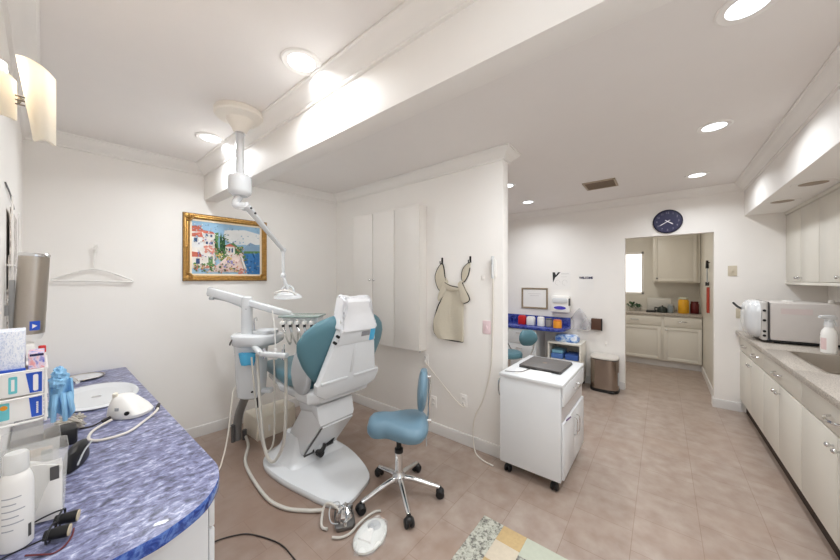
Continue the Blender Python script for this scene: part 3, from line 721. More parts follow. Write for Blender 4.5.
b = MB(); b.tube([j1 - (j2-j1)*.03, j1 + (j2-j1)*.3, j2], lambda q: .023 - .007*q, 12, smooth=0); b.build('upper_arm', WHITE, t)
b = MB(); 
for f_ in (.04, .14): 
    q = j1 + (j2-j1)*f_; b.cyl(q + Vector((.008, -.026, 0)), q + Vector((.005, -.016, 0)), .007, n=10)
b.build('screw', BLACK, t)
b = MB(); b.ell(j2, (.022, .022, .022), 12); b.tube([j2, j3], .013, 12, smooth=0); b.ell(j3, (.02, .02, .024), 12); b.build('lower_arm', WHITE, t)
hd = Vector((1.235, 2.36, 1.375))
b = MB(); b.tube([j3, (1.215, 2.37, 1.49), hd + Vector((0, 0, .05))], .014, 10)
pts = [hd + Vector((.05*math.cos(a)*.626, -.05*math.cos(a)*.78, .03 + .05*math.sin(a))) for a in [PI*i/10 for i in range(11)]]
b.tube(pts, .009, 8, smooth=0); b.build('yoke', WHITE, t)
b = MB(frame(hd, (.626, -.78, .0), (.78, .626, .15)))
b.lathe([(.001, .028), (.05, .026), (.085, .012), (.112, -.01), (.115, -.018), (.108, -.02), (.06, -.012), (.001, -.01)], (0, 0, 0), 32, sx=1., sy=.62); b.build('lamp_head', WHITE, t)
b = MB(frame(hd, (.626, -.78, .0), (.78, .626, .15)))
b.tube([(-.085, -.03, .012), (-.07, -.045, .035), (0, -.05, .05), (.06, -.045, .035), (.075, -.03, .012)], .008, 8); b.build('grip', WPLAS, t)

# ------------------------------------------------------------------ dental chair
t = thing('dental_chair', 'white and teal dental treatment chair seen from behind its backrest', 'dental chair', (1.42, 2.1, 0))
bp = spline([(1.09, 2.46, 0), (1.085, 2.2, 0), (1.12, 1.95, 0), (1.165, 1.72, 0), (1.245, 1.62, 0), (1.40, 1.65, 0), (1.545, 1.73, 0), (1.64, 1.98, 0), (1.675, 2.25, 0), (1.63, 2.55, 0), (1.45, 2.68, 0), (1.20, 2.62, 0)], 5, True)
cc = Vector((1.38, 2.15, 0))
def sc(s_, z): return [tuple(cc + (p - cc)*s_ + Vector((0, 0, z))) for p in bp]
b = MB(); b.loft([sc(.985, 0.), sc(1., .008), sc(1., .03), sc(.97, .043), (sc(.86, .05)), sc(.5, .054)]); b.build('base_plate', WHITE, t)
# skirt where the lift arm meets the plate
b = MB(); rings = []
for z, x0, x1, y0, y1 in ((.05, 1.17, 1.66, 2.16, 2.6), (.07, 1.2, 1.635, 2.2, 2.57), (.12, 1.235, 1.61, 2.23, 2.54), (.2, 1.255, 1.6, 2.235, 2.5), (.24, 1.265, 1.59, 2.24, 2.48)):
    rings.append([(p[0], p[1], z) for p in rrect(x1-x0, y1-y0, .06, 5, (x0+x1)/2, (y0+y1)/2)])
b.loft(rings); b.build('pedestal', WHITE, t)
MA = Matrix.Translation((1.425, 0, 0))
yz = [(2.215, .115), (1.955, .425), (2.0, .5), (2.16, .56), (2.44, .2)]
MX = Matrix(((0, 0, 1, 1.425), (1, 0, 0, 0), (0, 1, 0, 0), (0, 0, 0, 1)))      # prism (y, z) extruded along x
b = MB(MX); b.prism(yz, -.155, .155, .012); b.build('lift_arm', WHITE, t)
b = MB(MX); b.prism([(2.205, .125), (1.97, .405), (1.962, .398), (2.197, .118)], -.128, .15, .003); b.build('front_panel', WHITE, t)
b = MB(MX); b.prism([(2.203, .123), (1.966, .405), (1.9615, .401), (2.198, .118)], -.142, -.131); b.prism([(2.212, .112), (2.232, .112), (2.24, .062), (2.215, .062)], -.135, .14); b.build('panel_gap_shade', DGREY, t)  # dark strip at the panel edge stands in for shade in the gap
b = MB(); b.tube([(1.36, 2.19, .14), (1.40, 2.15, .12), (1.44, 2.16, .16)], .022, 10); b.tube([(1.46, 2.2, .13), (1.50, 2.16, .15), (1.53, 2.16, .19)], .015, 10); b.cyl((1.40, 2.18, .10), (1.40, 2.14, .10), .028, n=16); b.build('linkage', BLACK, t, 'black linkage showing under the lift arm')
b = MB(); b.cyl((1.36, 2.19, .135), (1.44, 2.165, .145), .03, n=16); b.build('hydraulic_sleeve', GREYP, t)
b = MB(MX); b.prism([(1.955, .432), (1.985, .56), (2.30, .60), (2.22, .47), (2.06, .5)], -.165, .165, .02); b.build('arm_cover', WHITE, t)
# seat
b = MB(); rings = []
for y, z0, z1, x0, x1 in ((1.93, .60, .68, 1.25, 1.70), (2.0, .585, .69, 1.19, 1.745), (2.15, .575, .67, 1.195, 1.75), (2.24, .57, .65, 1.225, 1.74), (2.5, .56, .635, 1.235, 1.73), (2.65, .56, .632, 1.285, 1.72), (2.9, .57, .63, 1.33, 1.71)):
    rings.append([(p[0], y, p[1]) for p in rrect(x1-x0, z1-z0, .03, 4, (x0+x1)/2, (z0+z1)/2)])
b.loft(rings); b.build('seat_frame', WHITE, t)
b = MB(); rings = []
for y, z0, z1, x0, x1 in ((2.05, .665, .74, 1.26, 1.69), (2.08, .655, .76, 1.225, 1.72), (2.4, .635, .735, 1.225, 1.735), (2.6, .63, .73, 1.26, 1.73), (2.75, .62, .72, 1.30, 1.725), (3.02, .615, .71, 1.34, 1.69), (3.06, .63, .695, 1.36, 1.66)):
    rings.append([(p[0], y, p[1]) for p in rrect(x1-x0, z1-z0, .035, 4, (x0+x1)/2, (z0+z1)/2)])
b.loft(rings); b.build('seat_cushion', TEAL, t)
for sgn in (-1, 1):
    x = 1.475 + sgn*.285
    b = MB(frame((x, 0, 0), (0, 1, 0), (0, 0, 1)))
    b.prism([tuple(p.xy) for p in spline([(2.02, .67, 0), (2.14, .68, 0), (2.19, .8, 0), (2.15, .93, 0), (2.08, .985, 0), (2.0, .95, 0), (1.97, .8, 0)], 5, True)], -.024, .024, .012)
    b.build('armrest', GREYP, t)
# backrest shell: plane leaning toward the camera at the top
BO = Vector((1.455, 1.905, .62)); BU = Vector((0, -.24, .97)).normalized()
MBk = frame(BO, (1, 0, 0), BU)            # local x = width, y = up the back, z = out of the back toward camera
b = MB(MBk)
b.prism([(-.19, .02), (.21, .02), (.285, .05), (.31, .115), (.308, .15), (.27, .155), (.165, .555), (-.14, .565), (-.255, .155), (-.27, .14), (-.262, .07)], -.045, .012, .014)
b.build('back_shell', WHITE, t)
b = MB(MBk)
b.box(-.245, -.02, .142, .165, .006, .022, .006); b.box(.04, .285, .142, .165, .006, .022, .006); b.box(-.004, .022, .19, .42, .006, .015, .005)
b.prism([(-.165, .43), (.195, .43), (.158, .56), (-.135, .57)], .006, .02, .006); b.build('shell_panel', WHITE, t)
b = MB(MBk); b.cyl((-.165, .50, .0), (-.165, .50, .026), .010, n=12); b.cyl((-.182, .455, .0), (-.182, .455, .026), .010, n=12); b.build('screw', BLACK, t)
b = MB(MBk); b.box(.045, .125, .475, .512, .018, .0225); b.build('label_plate', mat('grey_plate', (138, 138, 142), .5), t, 'grey label plate')
b = MB(MBk); b.box(.13, .175, .43, .56, .018, .0235, .002); b.box(.171, .178, .43, .56, -.04, .0235, .002); b.build('film_tape', SKYB, t, 'bright blue barrier film')
# winged cushion
def wing(v):
    tab = [(.03, .10), (.10, .235), (.16, .29), (.24, .345), (.34, .39), (.42, .40), (.50, .36), (.56, .295), (.60, .22), (.625, .12)]
    for (a, p), (c_, q) in zip(tab, tab[1:]):
        if v <= c_: return p + (q-p)*(v-a)/(c_-a)
    return tab[-1][1]
b = MB(MBk); rings = []
for i in range(25):
    v = .03 + .595*i/24; w = wing(v); ring = []
    for j in range(36):
        a = 2*PI*j/36; cx, sz_ = math.cos(a), math.sin(a)
        x = w*math.copysign(abs(cx)**.75, cx)
        th = .052*math.copysign(abs(sz_)**.8, sz_)*(1 if 1 < i < 23 else .6)
        ring.append((x + .022, v, -.085 + th + .0*x - .30*max(0, abs(x) - .13)**1.3))
    rings.append(ring)
b.loft(rings); b.build('back_cushion', TEAL, t)
b = MB(MBk); b.prism(rrect(.22, .17, .05, 6, .005, .645), -.095, -.025, .025); b.cyl((.01, .5, -.06), (.01, .62, -.06), .02, n=12); hr = b.build('headrest', TEAL, t)
b = MB(MBk); rings = []; rnd = random.Random(12)
for y, w, d0, d1, cx in ((.535, .168, -.08, .034, .014), (.55, .170, -.10, .030, .014), (.59, .156, -.11, .020, .010), (.63, .145, -.11, .010, .006), (.67, .138, -.11, .004, .0), (.71, .134, -.11, .0, -.006), (.735, .132, -.105, -.004, -.010), (.75, .130, -.09, -.02, -.012), (.757, .118, -.075, -.035, -.012), (.758, .06, -.065, -.045, -.012), (.7585, .01, -.057, -.053, -.012)):
    ring = []
    for q, p in enumerate(rrect(2*w, d1-d0, .022, 7)):
        fold = .012*math.sin(q*2.1 + y*31) + rnd.uniform(-.005, .005)
        ring.append((cx + p[0] + rnd.uniform(-.006, .006), y + rnd.uniform(-.007, .007) + (.016 if p[0] < -.1 else -.006 if abs(p[0]) < .06 else .008)*(y > .73), (d0+d1)/2 + p[1] + fold*(.3 + .7*(y > .56))))
    rings.append(ring)
b.loft(rings); b.build('headrest_cover', BAG, t, 'white plastic bag pulled over the headrest', ang=25)

# ------------------------------------------------------------------ delivery unit beside the chair
t = thing('delivery_unit', 'white dental delivery unit with cuspidor, instrument tray and hoses', 'dental unit', (1.17, 2.88, 0))
RT = Vector((.626, -.78, 0)); FW = Vector((.78, .626, 0))
U = Vector((1.17, 2.88, 0))
MU = frame(U, RT, FW)
b = MB(MU); rings = []
for z, w, d_ in ((.455, .085, .08), (.47, .105, .095), (.6, .112, .1), (.85, .118, .11), (.93, .125, .115)):
    rings.append([(p[0] - .0, p[1], z) for p in rrect(2*w, 2*d_, .07, 6)])
b.loft(rings); b.build('body', WHITE, t)
b = MB(MU); rings = []
for z, w, d_, x in ((.91, .12, .11, .0), (.93, .19, .15, .04), (.955, .215, .165, .055), (.99, .22, .168, .06), (1.012, .215, .165, .055), (1.025, .19, .15, .05), (1.028, .14, .12, .05)):
    rings.append([(x + w*math.copysign(abs(math.cos(a))**.8, math.cos(a)), d_*math.sin(a), z) for a in [2*PI*i/36 for i in range(36)]])
b.loft(rings); b.build('cuspidor_deck', WHITE, t)
b = MB(MU); b.lathe([(.001, 1.029), (.07, 1.029), (.095, 1.04), (.105, 1.055), (.11, 1.055), (.108, 1.03)], (.13, -.01, 0), 28, sx=1, sy=.9); b.build('cuspidor_bowl', WHITE, t)
b = MB(MU); b.tube([(.05, -.04, 1.02), (.048, -.045, 1.12), (.055, -.05, 1.16), (.075, -.055, 1.165), (.08, -.06, 1.14)], .007, 8); b.build('cup_filler', CHROME, t)
b = MB(MU); b.tube([(-.12, -.12, .94), (-.11, -.125, .965), (-.09, -.125, .99)], .007, 8); b.build('valve_lever', DGREY, t)
b = MB(); b.cyl((1.12, 2.85, 1.0), (1.12, 2.85, 1.335), .046, .042, 24, bev=.008); b.build('post', WHITE, t)
a0, a1, a2 = Vector((.935, 3.2, 1.40)), Vector((1.12, 2.85, 1.305)), Vector((1.335, 2.5, 1.20))
def bar(p, q, w, h):
    d_ = (q-p).normalized(); s_ = d_.cross(Vector((0, 0, 1))).normalized(); u_ = s_.cross(d_)
    b = MB(frame(p, d_, s_)); L = (q-p).length
    b.loft([[(x, p_[0], p_[1]) for p_ in rrect(w*k, h*k, .014, 4)] for x, k in ((0, .8), (.012, 1), (L-.012, 1), (L, .8))]); return b
bar(a0, a1, .05, .085).build('rear_arm', WHITE, t)
bar(a1, a2, .048, .06).build('front_arm', WHITE, t)
b = MB(); b.cyl(a1 + Vector((0, 0, -.04)), a1 + Vector((0, 0, .05)), .045, .04, 24, bev=.01); b.build('arm_pivot', WHITE, t)
b = MB(); q = a0 + (a1-a0)*.10; b.cyl(q + Vector((-.03, -.04, -.055)), q + Vector((.0, -.02, -.055)), .014, n=12); b.tube([q + Vector((0, -.03, -.055)), q + (a1-a0)*.4 + Vector((0, -.03, -.045)), a1 + Vector((-.02, -.04, -.06))], .006, 8); b.build('spring_rod', GREYP, t)
# tray with instruments
T0 = Vector((1.40, 2.42, 1.195))
MT = frame(T0, RT, FW)
b = MB(MT); b.prism(rrect(.34, .24, .03, 5), -.006, .006, .003); b.build('tray', mat('tray_glass', (196, 212, 206), .15, trans=.4), t, 'pale green glass tray')
b = MB(MT); b.prism(rrect(.30, .2, .03, 5, .0, .01), -.06, -.008, .012); b.build('control_head', WHITE, t)
b = MB(); b.tube([a2 - (a2-a1)*.04, a2 + Vector((.02, -.02, -.02)), T0 + Vector((-.03, 0, -.04))], .02, 10); b.build('tray_joint', WHITE, t)
for i in range(5):
    x = -.115 + i*.058
    b = MB(MT); b.box(x-.016, x+.016, -.145, -.09, -.062, -.034, .006); hb = b.build('holder', WPLAS, t)
    b = MB(MT); b.tube([(x, -.125, -.02), (x+.006, -.135, -.07), (x+.022, -.14, -.12)], lambda q: .008 + .003*q, 10); b.build('handpiece', CHROME if i % 2 == 0 else GREYP, hb)
    b = MB(MT); b.tube([(x+.022, -.14, -.12), (x+.04, -.13, -.19), (x+.03, -.05, -.235), (x-.0, .04, -.16), (x, .06, -.06)], .007, 8); b.build('tubing', HOSE, t)
    b = MB(MT); b.cyl((x+.004, -.13, -.052), (x+.008, -.136, -.082), .0115, n=12); b.build('grip_ring', BLACK, hb)
# assistant arm with holders and hanging hoses
h0, h1 = Vector((1.098, 2.51, .905)), Vector((1.178, 2.265, .915))
bar(h0, h1, .05, .042).build('assistant_arm', WHITE, t)
bar(Vector((1.14, 2.78, .93)), h0 + Vector((.0, .02, .0)), .045, .04).build('assistant_bracket', WHITE, t)
for f_, kk in ((.12, 0), (.55, 1), (.86, 2)):
    p = h0 + (h1-h0)*f_
    b = MB(); b.cyl(p + Vector((0, 0, -.035)), p + Vector((0, 0, .05)), .015, .013, 14, bev=.003)
    if kk == 1: b.tube([p + Vector((0, 0, .04)), p + Vector((.0, .01, .2)), p + Vector((-.01, .03, .35))], .005, 8)
    if kk == 2: b.cyl(p + Vector((0, 0, .045)), p + Vector((.005, 0, .085)), .008, .006, 10)
    b.build('suction_tip', (CHROME, WPLAS, CHROME)[kk], t)
lp = h0 + (h1-h0)*.1; rp = h0 + (h1-h0)*.86; mp = h0 + (h1-h0)*.5
def z_(v, z): return (v[0], v[1], z)
b = MB(); b.tube([(1.122, 2.66, .88), (1.117, 2.62, .712), (1.098, 2.53, .40), (1.093, 2.45, .17), (1.115, 2.37, .082), (1.16, 2.32, .17), (1.174, 2.29, .311), (1.180, 2.285, .58), (1.178, 2.28, .89)], .012, 10); b.build('suction_hose', HOSE, t)
b = MB(); b.tube([(1.08, 2.66, .86), (1.082, 2.60, .55), (1.09, 2.5, .219), (1.112, 2.44, .145), (1.142, 2.405, .23), (1.147, 2.40, .547), (1.138, 2.39, .89)], .007, 10); b.build('suction_hose', HOSE, t)
b = MB(MU); b.box(.06, .19, -.035, .035, .49, .53, .015); b.build('chair_bracket', WHITE, t)
b = MB(MU); b.cyl((.06, -.09, .53), (.06, -.105, .53), .008, n=12); b.build('knob', BLACK, t)
b = MB(MU); b.cyl((.085, -.05, .38), (.085, -.05, .50), .02, n=14); b.build('valve', BLACK, t)
b = MB(MU); rings = []
rnd = random.Random(2)
for z, w, d_ in ((.77, .05, .03), (.80, .062, .045), (.845, .07, .05), (.875, .078, .05)):
    rings.append([(.035 + w*math.cos(a)*(1+rnd.uniform(-.12, .12)), -.128 + d_*.45*math.sin(a)*(1+rnd.uniform(-.15, .15)), z + rnd.uniform(-.006, .006)) for a in [2*PI*i/16 for i in range(16)]])
b.loft(rings); b.build('barrier_film', SKYB, t, 'bright blue barrier film wrapped on the body')
# foot: umbilical to the floor
b = MB(); b.tube([(1.165, 2.95, .47), (1.155, 3.03, .36), (1.14, 3.1, .2), (1.14, 3.12, .0)], .036, 14); b.build('umbilical_hose', mat('umbilical_grey', (128, 126, 124), .45), t)
b = MB(); b.cyl((1.185, 3.07, .0), (1.185, 3.07, .09), .02, n=12); b.cyl((1.10, 3.1, .0), (1.10, 3.1, .16), .018, n=12); b.build('floor_valve', DGREY, t)
b = MB(); b.tube([(1.19, 3.06, .03), (1.15, 2.9, .013), (1.02, 2.62, .013), (.955, 2.15, .013), (.98, 1.93, .013), (1.06, 1.79, .013), (1.10, 1.74, .014), (1.125, 1.71, .014)], .012, 10); b.build('floor_hose', HOSE, t)
b = MB(); b.tube([(1.09, 2.93, .56), (1.045, 2.93, .54), (1.02, 2.90, .463), (.985, 2.85, .32), (.947, 2.80, .181), (.90, 2.75, .07), (.85, 2.70, .012), (.74, 2.63, .008), (.6, 2.55, .008)], .006, 8); b.build('drain_tube', HOSEW, t)
# cream floor box
t = thing('utility_box', 'cream floor utility box at the back wall beside the dental unit', 'utility box', (1.44, 3.05, 0))
b = MB(); pl = [(1.24, 2.93), (1.56, 2.93), (1.67, 3.03), (1.67, 3.24), (1.24, 3.24)]
cx, cy = 1.45, 3.08
b.loft([[(cx + (x-cx)*k, cy + (y-cy)*k, z) for x, y in pl] for k, z in ((.99, 0), (1, .01), (.985, .16), (.95, .195), (.86, .205))]); b.build('cover', IVORY, t)
b = MB(); b.box(1.34, 1.36, 2.925, 2.932, .06, .12, .003); b.build('latch', WPLAS, t)

# ------------------------------------------------------------------ foot controls and cables on the floor
t = thing('foot_control', 'silver foot control with hose, on the floor under the chair base', 'foot control', (1.25, 1.55, 0))
M = frame((1.172, 1.545, 0), (.55, .835, 0), (-.835, .55, 0))
b = MB(M); b.prism(rrect(.17, .12, .03, 5), 0, .028, .006); b.build('base', mat('cast_metal', (120, 118, 116), .35, .8), t)
b = MB(M); rnd = random.Random(9); rings = []
for z, k in ((.028, 1.0), (.045, 1.02), (.062, .95), (.078, .75), (.088, .45), (.09, .15)):
    rings.append([(.068*k*math.cos(a)*(1+rnd.uniform(-.13, .13)), .050*k*math.sin(a)*(1+rnd.uniform(-.13, .13)), z + rnd.uniform(-.008, .008)) for a in [2*PI*q/22 for q in range(22)]])
b.loft(rings); b.build('foil_cover', CHROME, t, ang=12)
b = MB(M)
for x, y in ((.07, .03), (.06, -.045), (-.072, .0)): b.cyl((x, y, .027), (x, y, .05), .015, .012, 12)
b.build('button', CHROME, t)
b = MB(M); b.tube([(-.05, .04, .03), (-.06, .08, .055), (-.0, .09, .075), (.06, .07, .08), (.08, .03, .07), (.06, .02, .05)], .0035, 8); b.build('wire', GREYP, t)
b = MB(); b.tube([(1.165, 1.55, .05), (1.135, 1.62, .09), (1.11, 1.66, .08), (1.075, 1.64, .03), (1.05, 1.60, .012), (1.06, 1.56, .012)], .008, 8)
b.build('hose_stub', HOSE, t)
t = thing('clear_pedal', 'oval foot pedal wrapped in clear plastic on the floor near the rug', 'foot pedal', (1.19, 1.33, 0))
M = frame((1.19, 1.325, 0), (.95, .31, 0), (-.31, .95, 0))
b = MB(M); b.lathe([(.001, 0), (.85, 0), (1, .008), (1, .02), (.9, .03), (.5, .038), (.001, .04)], (0, 0, 0), 32, sx=.125, sy=.085); b.build('base', mat('pale_plastic', (226, 228, 224), .3), t)
b = MB(M); b.lathe([(.9, .025), (.85, .031), (.8, .03), (.78, .026)], (0, 0, 0), 32, sx=.10, sy=.066); b.build('rim', GREYP, t)
b = MB(M); b.prism([(-.07, -.04), (-.07, .04), (.02, .012), (.02, -.012)], .03, .046, .004); b.build('treadle', WPLAS, t)
b = MB(M); b.lathe([(.001, .052), (.028, .05), (.04, .038), (.04, .03)], (.045, 0, 0), 18); b.build('knob', GREYP, t)
def fn(u, v):
    a = 2*PI*u; r = .2 + .82*v; rn = 1 + .05*math.sin(7*a) + .03*math.sin(11*a+1)
    return (.128*r*rn*math.cos(a)*(1.12 if math.cos(a) > .8 else 1), .088*r*rn*math.sin(a), max(.003, .060*(1 - v**4) + .004*math.sin(9*a)*v))
b = MB(M); b.sheet(fn, 48, 8, .0012); b.build('plastic_cover', mat('thin_film', (245, 246, 246), .08, alpha=.14), t)
t = thing('pedal_cable', 'grey cable lying between the silver foot control and the plastic-wrapped pedal', 'cable', (1.2, 1.45, 0))
b = MB(); b.tube([(1.045, 1.49, .011), (1.075, 1.45, .011), (1.13, 1.432, .011), (1.2, 1.445, .011), (1.27, 1.45, .011), (1.335, 1.44, .011), (1.36, 1.415, .012)], .007, 8); b.build('cable', HOSE, t)
t = thing('power_cable', 'thin black cable curving over the floor beside the blue counter', 'cable', (.7, 1.8, 0))
b = MB(); b.tube([(.42, 1.94, .006), (.52, 1.98, .006), (.605, 1.995, .006), (.70, 1.95, .006), (.765, 1.88, .006), (.835, 1.70, .006), (.842, 1.55, .004), (.83, 1.35, .004)], .0036, 8); b.build('cable', DARKC, t)

# ------------------------------------------------------------------ stool
t = thing('saddle_stool', 'blue vinyl saddle stool with backrest on a chrome five-star base', 'stool', (1.553, 1.435, 0))
SC = Vector((1.553, 1.435, 0))
for cx, cy in ((1.272, 1.511), (1.385, 1.195), (1.715, 1.195), (1.83, 1.50), (1.612, 1.695)):
    d_ = (Vector((cx, cy, 0)) - SC); e_ = d_.normalized(); s_ = Vector((-e_.y, e_.x, 0))
    b = MB(); b.tube([SC + e_*.02 + Vector((0, 0, .125)), SC + d_*.35 + Vector((0, 0, .115)), SC + d_*.75 + Vector((0, 0, .085)), SC + d_*.97 + Vector((0, 0, .07))], lambda q: .021 - .007*q, 12)
    lg = b.build('leg', CHROME, t)
    q = SC + d_*.99
    b = MB(); b.cyl(q + s_*.030 + Vector((0, 0, .029)), q + s_*.005 + Vector((0, 0, .029)), .029, n=20, bev=.007); b.cyl(q - s_*.005 + Vector((0, 0, .029)), q - s_*.030 + Vector((0, 0, .029)), .029, n=20, bev=.007)
    b.cyl(q + Vector((0, 0, .03)), q + Vector((0, 0, .075)), .009, n=10); b.ell(q + Vector((0, 0, .046)), (.028, .028, .022), 12)
    b.build('caster', BLACK, t)
b = MB(); b.lathe([(.001, .10), (.045, .10), (.046, .14), (.030, .16), (.027, .18), (.026, .30), (.001, .30)], SC, 24); b.build('column', CHROME, t)
b = MB(); b.lathe([(.001, .30), (.03, .30), (.03, .325), (.018, .33), (.016, .43), (.001, .43)], SC, 20); b.build('gas_spring', BLACK, t)
b = MB(frame(SC, RT, FW)); b.box(-.09, .10, -.07, .07, .425, .45, .008); b.build('seat_plate', BLACK, t)
MSt = frame(SC, RT, FW)      # x right in the view, y away
def seat_r(a):
    # wide lobe on +x, rounded nose on -x
    return .178 if False else None
out = spline([(-.215, 0, 0), (-.205, .075, 0), (-.16, .11, 0), (-.085, .105, 0), (-.01, .145, 0), (.07, .185, 0), (.15, .175, 0), (.195, .10, 0), (.205, 0, 0), (.195, -.10, 0), (.15, -.175, 0), (.07, -.185, 0), (-.01, -.145, 0), (-.085, -.105, 0), (-.16, -.11, 0), (-.205, -.075, 0)], 4, True)
b = MB(MSt); rings = []
for k, z in ((.80, .447), (.93, .455), (1.0, .48), (1.01, .505), (.97, .535), (.88, .556), (.7, .566), (.4, .565), (.1, .562)):
    rings.append([(p.x*k, p.y*k, z - .012 + (.010*math.cos(p.y*k*16) - .008 + .012*max(0, abs(p.x*k) - .1)*4 if z > .52 else 0)) for p in out])
b.loft(rings); b.build('seat', TEALB, t)
bx = .165
b = MB(MSt); rings = []
for i in range(17):
    v = i/16; z = .605 + .265*v; w = .15*math.sin(PI*(.06 + .88*v))**.55 * (1 - .12*v); ring = []
    for j in range(24):
        a = 2*PI*j/24; y = w*math.copysign(abs(math.cos(a))**.8, math.cos(a)); x = .036*math.sin(a)*math.sin(PI*(.12 + .76*v))**.5
        ring.append((bx + x - .010*math.sin(PI*v)*0 + .12*y*y + .02*(v-.5), y, z))
    rings.append(ring)
b.loft(rings); b.build('backrest', TEALB, t)
b = MB(MSt); b.tube([(.215, 0, .84), (.213, 0, .66), (.205, 0, .53), (.18, 0, .45), (.06, 0, .437)], .009, 10); b.build('back_bar', CHROME, t)
b = MB(MSt); b.cyl((.18, 0, .825), (.222, 0, .825), .013, n=14); b.cyl((.185, 0, .52), (.225, 0, .52), .014, n=14); b.build('adjuster_knob', CHROME, t)
b = MB(MSt); b.tube([(.19, .02, .48), (.192, .02, .4), (.193, .02, .33)], .004, 8, smooth=0); b.build('lever', GREYP, t)

# ------------------------------------------------------------------ partition wall: cabinet, apron, cords
CABW = mat('cabinet_white', (232, 228, 223), .35)
t = thing('wall_cabinet', 'tall shallow white wall cabinet with three doors on the partition', 'cabinet', (2.35, 2.35, .80))
MB().box(2.312, XP-.002, 1.846, 2.862, .80, 2.24, .003).build('body', CABW, t)
for y0, y1, ky in ((2.518, 2.860, 2.545), (2.190, 2.510, 2.48), (1.848, 2.182, None)):
    dr = MB().box(2.290, 2.3105, y0, y1, .802, 2.238, .003).build('door', CABW, t)
    if ky: b = MB(); b.cyl((2.291, ky, 1.5), (2.275, ky, 1.5), .007, .006, 12); b.ell((2.268, ky, 1.5), (.012, .014, .014), 12); b.build('knob', CHROME, dr)
b = MB(); b.cyl((2.33, 1.87, .80), (2.33, 1.87, .785), .009, n=12); b.build('catch', GREYP, t)

AP = mat('apron_fabric', (206, 198, 180), .75, var=.06, bump=.25, bscale=60); APT = mat('apron_trim', (46, 40, 36), .6)
t = thing('lead_apron', 'beige lead apron with dark piping hanging on two wall hooks', 'apron', (2.38, 1.55, .93))
MW = Matrix(((0, 0, -1, XP), (1, 0, 0, 0), (0, 1, 0, 0), (0, 0, 0, 1)))        # (y, z, out of the wall)
def flap(pts, off, th, m=AP, nm='flap', trim=None, puff=.0):
    b = MB(MW); b.prism(pts, off, off+th, min(.006, th*.4)); o = b.build(nm, m, t)
    if trim:
        b = MB(MW); b.tube([(p[0], p[1], off+th*.7) for p in trim], .0055, 6); b.build('piping', APT, o)
    return o
sp = lambda L, k=4: [tuple(p.xy) for p in spline([(x, z, 0) for x, z in L], k, True)]
body = [(1.583, 1.432), (1.511, 1.415), (1.447, 1.416), (1.400, 1.335), (1.40, 1.2), (1.408, 1.05), (1.412, .934), (1.522, .938), (1.644, .945), (1.715, .975), (1.744, 1.045), (1.73, 1.142), (1.678, 1.27), (1.61, 1.366)]
b = MB(MW)
def fn(u, v):
    z = .94 + .48*v
    yl = 1.745 - .012*(1-v) - .16*max(0, v-.35)/.65 - .05*max(0, .1-v)/.1; yr = 1.405 + .045*max(0, v-.8)/.2
    y = yl + (yr-yl)*u
    return (y, z, .014 + .012*math.sin(7*u + 2.2*v)*(1-.4*v) + .012)
b.sheet(fn, 26, 16, .014); o = b.build('skirt', AP, t)
b = MB(MW); b.tube([(1.412, .936, .024), (1.522, .935, .026), (1.644, .943, .03), (1.70, .96, .03), (1.735, 1.0, .03), (1.742, 1.06, .03), (1.725, 1.142, .03), (1.68, 1.26, .032), (1.61, 1.36, .034)], .0058, 6); b.build('piping', APT, o, 'dark piping')
flap(sp([(1.655, 1.658), (1.697, 1.621), (1.737, 1.536), (1.713, 1.44), (1.671, 1.384), (1.628, 1.432), (1.587, 1.483), (1.621, 1.535), (1.632, 1.61)]), -.0015, .015, nm='shoulder_flap', trim=[(1.60, 1.47), (1.621, 1.535), (1.632, 1.61), (1.652, 1.655), (1.697, 1.621), (1.735, 1.536), (1.713, 1.44), (1.673, 1.39)])
flap(sp([(1.351, 1.665), (1.406, 1.623), (1.433, 1.569), (1.431, 1.497), (1.406, 1.485), (1.369, 1.542), (1.350, 1.604)]), -.0015, .015, nm='shoulder_flap', trim=[(1.352, 1.66), (1.406, 1.623), (1.433, 1.569), (1.431, 1.497), (1.408, 1.485), (1.369, 1.542), (1.350, 1.61)])
flap(sp([(1.605, 1.492), (1.565, 1.442), (1.614, 1.357), (1.667, 1.299), (1.683, 1.317), (1.671, 1.378)]), .03, .014, nm='tie_end')
flap(sp([(1.60, 1.483), (1.532, 1.45), (1.447, 1.436), (1.43, 1.479), (1.406, 1.49), (1.395, 1.444), (1.447, 1.403), (1.58, 1.415)]), .036, .014, nm='neck_band', trim=[(1.596, 1.476), (1.532, 1.446), (1.447, 1.433)])
flap(sp([(1.447, 1.467), (1.4, 1.48), (1.325, 1.331), (1.385, 1.289), (1.42, 1.327), (1.433, 1.399)]), .048, .014, nm='tie_end', trim=[(1.402, 1.478), (1.365, 1.41), (1.327, 1.335), (1.345, 1.305), (1.385, 1.291)])
for y, lb in ((1.657, 'black wall hook at the left shoulder of the apron'), (1.350, 'black wall hook at the right shoulder of the apron')):
    k = thing('apron_hook', lb, 'hook', (XP, y, 1.66), 'apron hooks')
    b = MB(MW); b.box(y-.009, y+.009, 1.655, 1.715, -.001, .006, .002); b.tube([(y, 1.67, .005), (y, 1.655, .02), (y, 1.66, .036), (y, 1.68, .038)], .005, 8); b.build('hook', BLACK, k)

